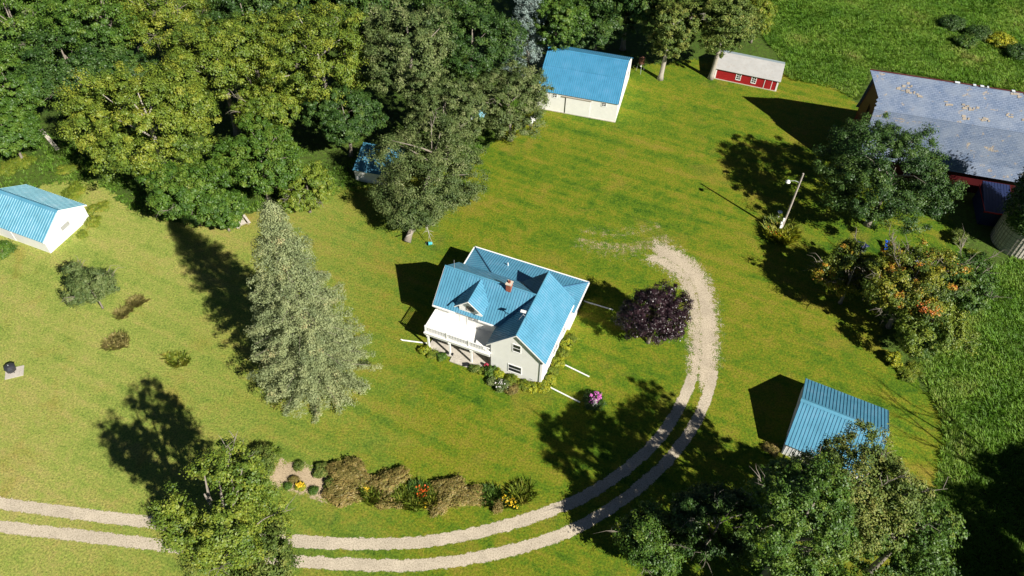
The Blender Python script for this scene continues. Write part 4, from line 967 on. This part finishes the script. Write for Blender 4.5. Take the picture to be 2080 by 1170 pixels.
tree('broadleaf_tree', 570, -20, 14, 8, 8, 'darkgreen', 'dark tree cut by the top edge behind the tall olive yellow tree', 27, G_W, lib='d1')
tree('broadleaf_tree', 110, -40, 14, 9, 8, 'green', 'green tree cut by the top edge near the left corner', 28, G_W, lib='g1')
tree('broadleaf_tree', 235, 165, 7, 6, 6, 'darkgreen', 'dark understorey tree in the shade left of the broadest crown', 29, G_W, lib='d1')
# middle
tree('ash_tree', 830, 110, 14, 7.0, 10, 'oak', 'tall grey green tree between the olive yellow tree and the dark woods', 31, G_W, leaf=.2, subs=12, nleaf=58, dead=3)
big_oak = tree('oak_tree', 868, 358, 6.4, 8.0, 7.4, 'oak', 'big grey green oak with stout trunk base near the farmhouse and a hanging dead branch', 32, G_W, leaf=.16, base_px=(825, 490), subs=13, nleaf=62, gap=.10, dead=2, deadlen=2, h=11, r0=.40, hang=.9)
for i_, (x_, y_, z_, r_) in enumerate(((822, 438, 3.6, 2.7), (868, 436, 3.6, 2.6), (795, 405, 4.2, 2.6), (925, 400, 4.2, 2.8))):      # low boughs hanging round the trunk
    q_ = at(x_, y_, z_); cm_, _c = crown_mesh(320+i_, MAT['oak'], Rh=r_, Rv=2.4, zc=z_, subs=6, rc=.7, nclump=120, nleaf=56, leaf=.17, gap=.1)
    link('bough', cm_, big_oak, (q_.x-big_oak.location.x, q_.y-big_oak.location.y, 0))
tree('oak_tree', 1035, 205, 7.2, 6.4, 6.4, 'oak', 'grey green oak overlapping the left end of the white barn', 33, G_W, leaf=.17, subs=11, nleaf=60, gap=.12, dead=3, hang=.3)
tree('oak_tree', 905, 235, 8, 6.0, 6.0, 'oak', 'grey green oak behind the big oak, next to the tarp gap', 34, G_W, leaf=.18, subs=10, nleaf=58, lib='o1')
tree('broadleaf_tree', 960, 95, 11, 7.2, 7.5, 'darkgreen', 'dark green tree with a few yellow sprays left of the silver blue spruce', 35, G_W, leaf=.2, subs=10, nleaf=58)
tree('broadleaf_tree', 1130, 45, 11, 5.2, 6.5, 'green', 'deep green tree between the silver blue spruce and the dark gap', 36, G_W, leaf=.2, subs=8, nleaf=54)
tree('broadleaf_tree', 920, -30, 14, 8, 8, 'darkgreen', 'dark tree cut by the top edge left of the silver blue spruce', 37, G_W, lib='d2')
tree('broadleaf_tree', 740, -40, 15, 7, 8, 'darkgreen', 'dark tree cut by the top edge right of the tall olive yellow tree', 38, G_W, lib='d1')
conifer('blue_spruce', at(1070, 160), 25, 4.6, 'bluespruce', 'slender silver blue spruce at the top edge left of the white barn', 39, dz=.8, nb=12, puff=.55, needles=50, leaf=.11)
# behind barn
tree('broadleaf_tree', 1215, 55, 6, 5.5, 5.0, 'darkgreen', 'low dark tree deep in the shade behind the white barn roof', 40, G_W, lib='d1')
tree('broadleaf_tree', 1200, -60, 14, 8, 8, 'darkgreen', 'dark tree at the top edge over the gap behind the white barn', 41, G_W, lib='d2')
tree('broadleaf_tree', 1290, -75, 16, 7.5, 9, 'darkgreen', 'dark tall tree at the top edge left of the two lawn edge trees', 42, G_W, lib='d1')
tree('maple_tree', 1362, 62, 9.2, 4.5, 7.6, 'olive', 'left one of two tall bare trunked trees right of the white barn', 43, 'pair of trees at the lawn edge', leaf=.19, subs=11, nleaf=60, h=14, r0=.40, bm='barkpale', dead=2)
tree('maple_tree', 1470, 50, 10.2, 5.4, 8.2, 'olive', 'right one of two tall bare trunked trees, touching the red shed roof', 44, 'pair of trees at the lawn edge', leaf=.19, subs=11, nleaf=60, h=15, r0=.42, bm='barkpale', dead=3)
tree('broadleaf_tree', 1535, 40, 4.5, 3.6, 4.8, 'weeds', 'light green bushy tree between the right tall tree and the open field', 45, G_W, leaf=.18, subs=8, nleaf=54)
tree('broadleaf_tree', 1420, -40, 10, 7, 9, 'darkgreen', 'dark tree at the top edge behind the two lawn edge trees', 46, G_W, lib='d2')
# right side
tree('maple_tree', 1803, 368, 8.2, 9.0, 9.0, 'darkgreen', 'dense dark green round maple in front of the old barn', 51, leaf=.17, subs=16, nleaf=96, gap=.0, h=11, r0=.4, nlimb=3)
tree('maple_tree', 1728, 560, 5.0, 3.9, 4.1, 'autumn', 'small open maple with orange tipped leaves on the left of the turning clump', 52, 'turning maples by the lawn', leaf=.17, subs=8, nleaf=46, gap=.3, dead=10, deadlen=2.2, rc=.62, clump_tint=.85, openness=.4)
tree('maple_tree', 1845, 585, 7.0, 5.5, 6.0, 'autumn', 'larger turning maple with orange and yellow sprays and bare twigs on top', 53, 'turning maples by the lawn', leaf=.17, subs=11, nleaf=56, gap=.2, dead=16, deadlen=3.0, rc=.72, clump_tint=.85, openness=.3)
tree('maple_tree', 1932, 588, 5.6, 5.2, 5.0, 'green', 'greyish green thin maple with dead grey limbs, right of the orange maple', 54, 'turning maples by the lawn', leaf=.17, subs=10, nleaf=54, gap=.22, dead=14, deadlen=2.8, rc=.7)
tree('maple_tree', 1890, 655, 4.4, 5.2, 3.9, 'yellowgreen', 'low yellow green maple at the foot of the turning clump', 55, 'turning maples by the lawn', leaf=.17, subs=9, nleaf=54, gap=.18, dead=3, rc=.7)
tree('purple_maple', 1331, 645, 4.9, 4.0, 5.0, 'purple', 'round dark purple leaved maple beside the gravel drive', 56, leaf=.13, subs=13, nleaf=70, gap=.05, rc=.55, r0=.2)
tree('apple_tree', 184, 586, 3.8, 2.8, 4.4, 'oak', 'lone small grey green tree on the left lawn near the garage', 57, leaf=.15, subs=7, nleaf=46, gap=.15, rc=.5, r0=.11, dead=3, deadlen=1.2, openness=.6)
conifer('spruce_tree', Vector((-22.6, 52.6, 0)), 28.0, 7.6, 'spruce', 'very tall sage green spruce standing alone left of the farmhouse', 58, dz=.92, nb=21, puff=.66, needles=85, leaf=.105, z0=.035)
# front
near_left = tree('ash_tree', 0, 0, 15.5, 4.7, 9.3, 'yellowgreen', 'tall olive green tree over the two gravel tracks at lower left', 61, leaf=.15, subs=12, nleaf=46, gap=.44, dead=8, deadlen=2, h=22, openness=.25, hang=.6, world=(-23.2, 27.0))
for i_, (dx_, dy_, z_, r_) in enumerate(((.5, .8, 7.5, 3.6), (-2.2, .2, 9.0, 3.0), (2.6, -.5, 9.5, 3.0))):      # lower boughs
    cm_, _c = crown_mesh(340+i_, MAT['olive'], Rh=r_, Rv=3.2, zc=z_, subs=7, rc=.6, nclump=150, nleaf=46, leaf=.16, gap=.3)
    link('bough', cm_, near_left, (dx_, dy_, 0))
G_F = 'trees at the lower right'
tree('ash_tree', 0, 0, 13.0, 5.6, 7.0, 'olive', 'big olive tree overlapping the blue metal shed at lower right', 62, G_F, leaf=.15, subs=13, nleaf=56, gap=.12, dead=5, world=(30.6, 33.0), h=18)
tree('ash_tree', 0, 0, 14.5, 5.0, 7.8, 'green', 'tall deep green tree at the bottom edge left of the shed tree', 66, G_F, leaf=.15, subs=10, nleaf=54, gap=.18, dead=4, world=(24.6, 28.8), h=20)
tree('ash_tree', 0, 0, 9.5, 5.0, 6.0, 'green', 'deep green tree at the bottom right beside the dark field shade', 64, G_F, leaf=.16, subs=10, nleaf=54, gap=.12, dead=3, world=(36.6, 31.5))
tree('ash_tree', 0, 0, 8.0, 5.8, 6.0, 'green', 'green tree cut by the bottom edge below the tall deep green tree', 67, G_F, leaf=.16, subs=10, nleaf=54, gap=.1, world=(29.2, 22.8))
tree('ash_tree', 0, 0, 5.0, 4.5, 4.4, 'darkgreen', 'dark shaded tree left of the big olive tree at lower right', 63, G_F, leaf=.17, subs=9, nleaf=44, gap=.3, dead=6, deadlen=2.5, world=(20.5, 33.5), h=8)
tree('plum_tree', 1318, 1098, 4.2, 3.5, 3.6, 'green', 'small leafy tree at the bottom edge just right of the drive bend', 65, G_F, leaf=.16, subs=8, nleaf=48, gap=.25, rc=.6, dead=4, deadlen=1.5)
# beyond the frame, for the shade they throw over the lower right
G_O = 'trees beyond the right edge'
for i, (x, y, z, rh, rv) in enumerate(((63, 33.5, 6, 5.5, 5), (70, 31, 8, 7, 7), (63.5, 23.5, 9, 7.5, 8), (54.5, 25, 6, 5.5, 5.5), (75, 40, 6, 5, 5))):
    tree('broadleaf_tree', 0, 0, z, rh, rv, 'darkgreen', 'dark broadleaf tree outside the right edge whose shadow covers the lower right field', 70+i, G_O, lib='d1' if i % 2 else 'd2', world=(x, y))
def bare_tree(name, base, H, seed, label):
    r = random.Random(seed); m = MB(); t = empty(name, base, 0, label, 'tree', 'bare trees beyond the right edge')
    def grow(p, d, l, ra, k):
        q = p+d*l*.5+Vector((r.uniform(-.2, .2), r.uniform(-.2, .2), 0)); e = q+(d+Vector((r.uniform(-.15, .15), r.uniform(-.15, .15), .1))).normalized()*l*.5
        m.tube([p, q, e], [ra, ra*.85, ra*.65], 6 if k < 2 else 4, cap=False)
        if k < 5:
            for c in range(2 if k else 4):
                nd_ = (d+Vector((r.uniform(-.75, .75), r.uniform(-.75, .75), r.uniform(-.1, .4)))).normalized(); grow(e, nd_, l*r.uniform(.6, .85), ra*.6, k+1)
    grow(Vector((0, 0, 0)), Vector((0, 0, 1)), H*.3, .36, 0)
    m.build('trunk', MAT['bark'], t); return t
bare_tree('bare_tree', (60.0, 35.0, 0), 20, 5, 'leafless tree outside the right edge throwing thin branch shadows near the shed')
bare_tree('bare_tree', (57.5, 31.5, 0), 18, 8, 'second leafless tree outside the right edge throwing long branch shadows')
# hanging dead branch of the big oak
a_ = at(858, 440, 3.2); b_ = at(872, 478, 1.6); m = MB()
m.tube([a_, a_.lerp(b_, .5)+Vector((.1, 0, .2)), b_], [.09, .06, .03], 5)
r = random.Random(3)
for k in range(12):
    s = a_.lerp(b_, r.uniform(.3, 1)); e = s+Vector((r.uniform(-.9, .9), r.uniform(-1.2, .3), r.uniform(-1.1, -.2))); m.tube([s, s.lerp(e, .5)+Vector((r.uniform(-.15, .15), 0, .12)), e], [.035, .025, .01], 4)
m.tube([at(845, 465, 2.4), at(838, 474, 1.6), at(826, 480, 2.2)], [.03, .04, .06], 5)
tag(m.build('dead_branch', MAT['twig']), 'pale dead branch hanging down over the teal bucket', 'branch')

# ------------------------------------------------------------------ shrubs and flowers
G_B = 'brown perennial clumps in the border'
for i, (x, y, rx, ry, l, hh) in enumerate(((712, 965, 1.9, 1.3, 'tall brown perennial clump at the left end of the border beside the bare soil', 1.3), (698, 1003, 1.9, 1.2, 'olive brown clump in front of the leftmost tall brown clump', 1.0),
        (786, 985, 1.9, 1.2, 'second tall brown clump from the soil bed, behind a lighter green tuft', 1.3), (795, 1018, 1.5, .9, 'low reddish brown clump in front of the second brown clump', .9),
        (912, 998, 1.7, 1.1, 'brown clump just right of the orange flowers', 1.2), (898, 1025, 1.5, .8, 'low brown clump below the brown clump beside the orange flowers', .8), (955, 1015, 1.8, 1.1, 'wide grey brown clump near the right end of the border', 1.2))):
    shrub('perennial_clump', at(x, y), 1.0, hh*.8, 'brown', l, 100+i, G_B, 'perennial', leaf=.115, stretch=(rx*1.08, ry*1.15), rz=R(-8+23*(i%3)), dens=1.5, rough=True)
G_G = 'green tufts in the border'
for i, (x, y, s, l) in enumerate(((760, 1010, .9, 'green leafy tuft between the two left brown clumps'), (812, 1015, 1.1, 'bright green tuft at the foot of the second brown clump'), (838, 1022, 1.0, 'arching green tuft left of the orange flowers'),
        (870, 1015, .9, 'green tuft below the orange flowers'), (1000, 1010, 1.2, 'dark green tuft between the last brown clump and the yellow flowers'), (1062, 1005, 1.3, 'green leafy tuft at the shaded right end of the border'), (845, 1000, .8, 'dark green tuft behind the arching one'))):
    grass_clump('perennial_tuft', at(x, y), s, .75, 'weeds' if i not in (4, 6) else 'green', l, 120+i, G_G, 'perennial', n=60, W=.04)
grass_clump('flower_clump', at(858, 1004), .8, .8, 'green', 'clump of bright orange flowers in the middle of the border', 131, None, 'flowers', n=40, flowers=('petal_orange', 70), W=.035)
grass_clump('flower_clump', at(858, 1024), .5, .5, 'weeds', 'little yellow flowers just below the orange ones', 132, None, 'flowers', n=22, flowers=('petal_yellow', 40))
grass_clump('flower_clump', at(1036, 1020), .8, .6, 'green', 'yellow flowers near the right end of the border', 133, None, 'flowers', n=34, flowers=('petal_yellow', 70))
grass_clump('flower_clump', at(746, 998), .45, .7, 'weeds', 'few yellow flowers between the left brown clumps', 134, None, 'flowers', n=20, flowers=('petal_yellow', 30))
shrub('perennial_clump', at(1010, 1028), .9, .6, 'brown', 'small brown purple clump left of the right hand yellow flowers', 135, G_B, 'perennial', leaf=.09)
shrub('flower_bush', at(612, 990), .5, .45, 'lime', 'round yellow flowering bush on the bare soil', 136, None, 'bush', leaf=.07, flowers=[('petal_yellow', 120, (0, 0), .12)])
for i, (x, y, s, mt, l) in enumerate(((586, 988, .38, 'green', 'small round green bush left of the yellow bush on bare soil'), (638, 998, .45, 'green', 'small round green bush right of the yellow bush on bare soil'), (598, 976, .45, 'brown', 'faded brown bush behind the yellow bush on bare soil'), (608, 948, .6, 'olive', 'low olive bush at the top rim of the bare soil'))):
    shrub('small_bush', at(x, y), s, s*.9, mt, l, 140+i, 'small bushes on the bare soil', 'bush', leaf=.07)
shrub('tall_shrub', at(520, 955), 1.9, 2.1, 'olive', 'tall olive shrub behind the leaning tree at the left end of the border', 150, None, 'shrub', leaf=.13, stretch=(1.15, 1.2))
shrub('tall_shrub', at(486, 940), 1.0, 1.2, 'brown', 'brownish shrub at the far left of the border', 151, None, 'shrub', leaf=.11)
shrub('tall_shrub', at(552, 930), 1.2, 1.2, 'yellowgreen', 'yellow green shrub at the upper rim of the left border end', 152, None, 'shrub', leaf=.11)
for i, (x, y, s, l) in enumerate(((655, 960, .9, 'olive weedy shrub on the right rim of the bare soil'), (672, 985, .7, 'dark weedy shrub between bare soil and the brown clumps'))): shrub('weedy_shrub', at(x, y), s, .7, 'olive', l, 155+i, 'weedy shrubs by the bare soil', 'shrub', leaf=.1)
# round the farmhouse
G_H = 'foundation plants round the farmhouse'
for i, (lx, ly, s, hh, mt, l) in enumerate(((.25, -.75, .75, .9, 'green', 'dark green foundation shrub right of the porch'), (1.25, -.75, .6, .9, 'lime', 'yellow green foundation shrub under the lower gable window'), (1.0, -1.8, .7, .7, 'oak', 'grey green foundation shrub set out from the gable wall'),
        (2.3, -1.9, .95, .9, 'oak', 'pale flowering shrub in the middle of the front bed'), (3.1, -.9, .85, .9, 'weeds', 'fern like green shrub below the right part of the gable wall'), (3.7, -2.0, .8, .7, 'brown', 'brownish shrub at the front of the house bed'),
        (4.5, -.9, .85, .8, 'weeds', 'leafy bright green shrub near the house corner'), (5.5, -.8, .8, .7, 'lime', 'yellow shrub at the front right house corner'), (6.9, -.2, .8, .7, 'lime', 'golden shrub just round the right house corner'),
        (7.3, 1.0, .7, .7, 'lime', 'golden shrub on the right wall, second from the corner'), (7.2, 2.3, .7, .8, 'weeds', 'green shrub on the right wall by the pipe halfway'), (7.3, 3.7, .75, .9, 'lime', 'yellow green shrub under the right wall window'),
        (7.3, 5.2, .75, .9, 'weeds', 'green shrub on the right wall past the window'), (7.4, 6.6, .75, .9, 'lime', 'yellow green shrub at the far end of the right wall bed'), (7.6, 8.0, .6, .8, 'weeds', 'last green shrub of the right wall bed'),
        (-8.4, -.9, .7, .8, 'lime', 'yellow green shrub at the left porch post'), (-7.3, -1.0, .7, .6, 'weeds', 'grassy green shrub in front of the porch floor'), (-6.1, -1.0, .6, .6, 'green', 'deep green shrub left of the porch step'), (-1.7, -1.0, .6, .6, 'olive', 'olive shrub right of the porch step'), (-.8, -.9, .55, .5, 'weeds', 'low green shrub between the porch step and the gable bed'))):
    p = house_pt(lx, ly)
    if mt in ('weeds',): shrub('leafy_shrub', p, s*.85, hh*.8, mt, l, 170+i, G_H, 'shrub', leaf=.085, rough=True, dens=1.3)
    else: shrub('foundation_shrub', p, s, hh, mt, l, 170+i, G_H, 'shrub', leaf=.1, flowers=[('petal_white', 26, (-.3, -.3), .3)] if i == 3 else None)
pfb = at(1205, 822)
shrub('flower_bush', pfb, 1.3, 1.35, 'darkgreen', 'round dark bush with a pink flower head and some white blooms', 195, None, 'bush', leaf=.1, flowers=[('petal_pink', 150, (.3, .4), .16), ('petal_white', 45, (.2, -.75), .14)])
# lilies at the utility pole
for i, (dx_, dy_, s, l) in enumerate(((-1.0, -.6, 1.1, 'lily clump on the left of the utility pole'), (.9, -.5, 1.2, 'brightest lily clump on the right of the utility pole'), (.0, -1.6, 1.1, 'lily clump in front of the utility pole'), (-.7, .8, 1.0, 'dark lily clump behind the utility pole'), (.7, .7, .9, 'small lily clump behind right of the utility pole'))):
    grass_clump('lily_clump', pb0+Vector((dx_, dy_, 0)), s, 1.0, 'lime' if i in (0, 1, 2) else 'weeds', l, 200+i, 'lilies round the utility pole', 'lilies', n=46, W=.05, lean=.9, flowers=('petal_orange', 10) if i in (0, 3) else None)
# dry clumps on the left lawn
for i, (x, y, s, st, mt, l) in enumerate(((278, 616, .85, (1.3, .8), 'dry', 'dry tan grass clump, the farther right of the two below the lone small tree'), (253, 636, .8, (1.1, .9), 'dry', 'dry tan grass clump, nearer left of the two below the lone small tree'),
        (236, 698, 1.25, (1.2, 1.1), 'dry', 'wide round dry grass clump in the middle of the left lawn'), (360, 732, 1.1, (1.3, .8), 'weeds', 'green grass clump beside the long spruce shadow'))):
    grass_clump('ornamental_grass', at(x, y), s, .38, mt, l, 210+i, 'grass clumps on the left lawn', n=42, stretch=st, lean=1.7, W=.035)
# weeds round the garage, wood edge, shed front and maple clump
for i, (x, y, s, mt, l) in enumerate(((188, 455, 1.2, 'weeds', 'tall weeds at the front right corner of the garage gable'), (200, 425, 1.3, 'weeds', 'tall weeds behind the garage corner'), (150, 395, 1.4, 'weeds', 'weeds along the back eave of the garage'), (170, 478, .9, 'weeds', 'low weeds along the garage gable wall'),
        (45, 330, 1.6, 'weeds', 'weedy clump below the short broken board'), (140, 345, 1.2, 'weeds', 'weedy clump below the long plank'), (138, 250, 1.6, 'green', 'leafy brush right of the long plank'), (15, 345, 1.6, 'weeds', 'weedy clump at the left edge above the garage'),
        (1566, 915, .6, 'brown', 'brown weeds at the left corner of the blue metal shed'), (1612, 958, .7, 'weeds', 'green weeds along the front of the blue metal shed'), (1632, 975, .8, 'lime', 'yellow weeds in front of the blue metal shed'),
        (1810, 735, 1.0, 'lime', 'yellow shrub at the lawn tip of the maple clump'), (1868, 715, 1.5, 'green', 'green brush at the foot of the maple clump'), (1918, 690, 1.6, 'green', 'green brush right of the maple clump foot'), (1850, 760, 1.2, 'weeds', 'weeds where the lawn curve meets the maple clump'),
        (1978, 520, 1.2, 'weeds', 'yellowish brush at the foot of the silo'), (1945, 490, 1.4, 'olive', 'twiggy olive brush left of the silo'), (5, 515, 1.7, 'green', 'green bush cut by the left edge below the garage'))):
    if mt in ('weeds', 'lime', 'brown') and i not in (11,): shrub('weed_clump', at(x, y), s*.8, .6, {'weeds': 'weeds', 'lime': 'lime', 'brown': 'brown'}[mt], l, 220+i, 'weed clumps at the edges of the yard', 'weeds', leaf=.085, dens=1.3, stretch=(1.0+.35*(i % 3), 1.25-.2*(i % 2)), rz=.7*i, rough=True)
    elif False: grass_clump('weed_clump', at(x, y), s, 1.0, mt, l, 220+i, 'weed clumps at the edges of the yard', 'weeds', n=90, W=.05, lean=1.15)
    else: shrub('brush', at(x, y), s, 1.5, mt, l, 220+i, 'brush at the edges of the yard', 'shrub', leaf=.13)
G_FB = 'bushes in the top right field'
for i, (x, y, s, mt, l) in enumerate(((1930, 55, 2.2, 'darkgreen', 'dark bush in the top right field, left end of the row'), (1985, 75, 2.2, 'darkgreen', 'dark bush second in the row of the top right field'), (2030, 92, 2.0, 'lime', 'bright yellow green bush in the top right field'), (2062, 115, 2.0, 'darkgreen', 'dark bush at the right edge of the top right field'), (1960, 95, 1.8, 'green', 'green bush in front of the dark row in the field'))):
    shrub('field_bush', at(x, y), s, 1.9, mt, l, 250+i, G_FB, 'bush', leaf=.16, stretch=(1.1, 1))

# ------------------------------------------------------------------ tall grass of the fields
def field(name, polys, dens, H, seed, mat, nper=8, W=.035, spread=.3, lean=.55):
    r = np.random.default_rng(seed); allP = []
    for q in polys:
        pl = [at(*p) for p in q]; xs = [p.x for p in pl]; ys = [p.y for p in pl]
        n = int((max(xs)-min(xs))*(max(ys)-min(ys))*dens)
        P = np.column_stack([r.uniform(min(xs), max(xs), n), r.uniform(min(ys), max(ys), n)]); allP.append(P[inside(P, pl)])
    P = np.concatenate(allP)
    def vn(P, s, sd):                                   # smooth value noise
        g = np.random.default_rng(sd).random((256, 256)); q = P/s+500; i = np.floor(q).astype(int); f = q-i; f = f*f*(3-2*f)
        a = g[i[:, 0] % 256, i[:, 1] % 256]; b = g[(i[:, 0]+1) % 256, i[:, 1] % 256]; c = g[i[:, 0] % 256, (i[:, 1]+1) % 256]; d = g[(i[:, 0]+1) % 256, (i[:, 1]+1) % 256]
        return (a*(1-f[:, 0])+b*f[:, 0])*(1-f[:, 1])+(c*(1-f[:, 0])+d*f[:, 0])*f[:, 1]
    t = .5*vn(P, 5, 1)+.3*vn(P, 1.6, 2)+.25*r.random(len(P))-.05
    h = H*(.45+.75*vn(P, 3.2, 3)+.3*vn(P, 1.1, 4))
    V, T = blades(seed+1, np.column_stack([P, np.zeros(len(P))]), h, W, nper, spread, np.clip(t, 0, 1), lean)
    return tag(link(name, np_mesh(name, V, 5, T, MAT[mat])), kind='stuff')
field('tall_grass', [[(1560, -60), (2250, -60), (2250, 215), (2080, 190), (1770, 138), (1745, 205), (1690, 180), (1600, 160), (1585, 120), (1540, 60)],
                     [(2250, 480), (2045, 530), (1990, 560), (1960, 640), (1860, 745), (1905, 830), (1920, 890), (1908, 960), (1890, 1030), (1845, 1120), (1830, 1250), (2300, 1250)]], 11.0, .42, 5, 'tallgrass', 8, .028, .30, 1.2)
field('rough_grass', [[(-60, 330), (0, 392), (120, 380), (215, 385), (270, 435), (400, 466), (640, 395), (720, 400), (830, 345), (960, 330), (1030, 260), (1110, 205), (1130, 120), (900, 250), (700, 330), (450, 380), (250, 330), (140, 270), (0, 290)]], 3.0, .35, 6, 'tallgrass', 7, .03, .35, 1.0)
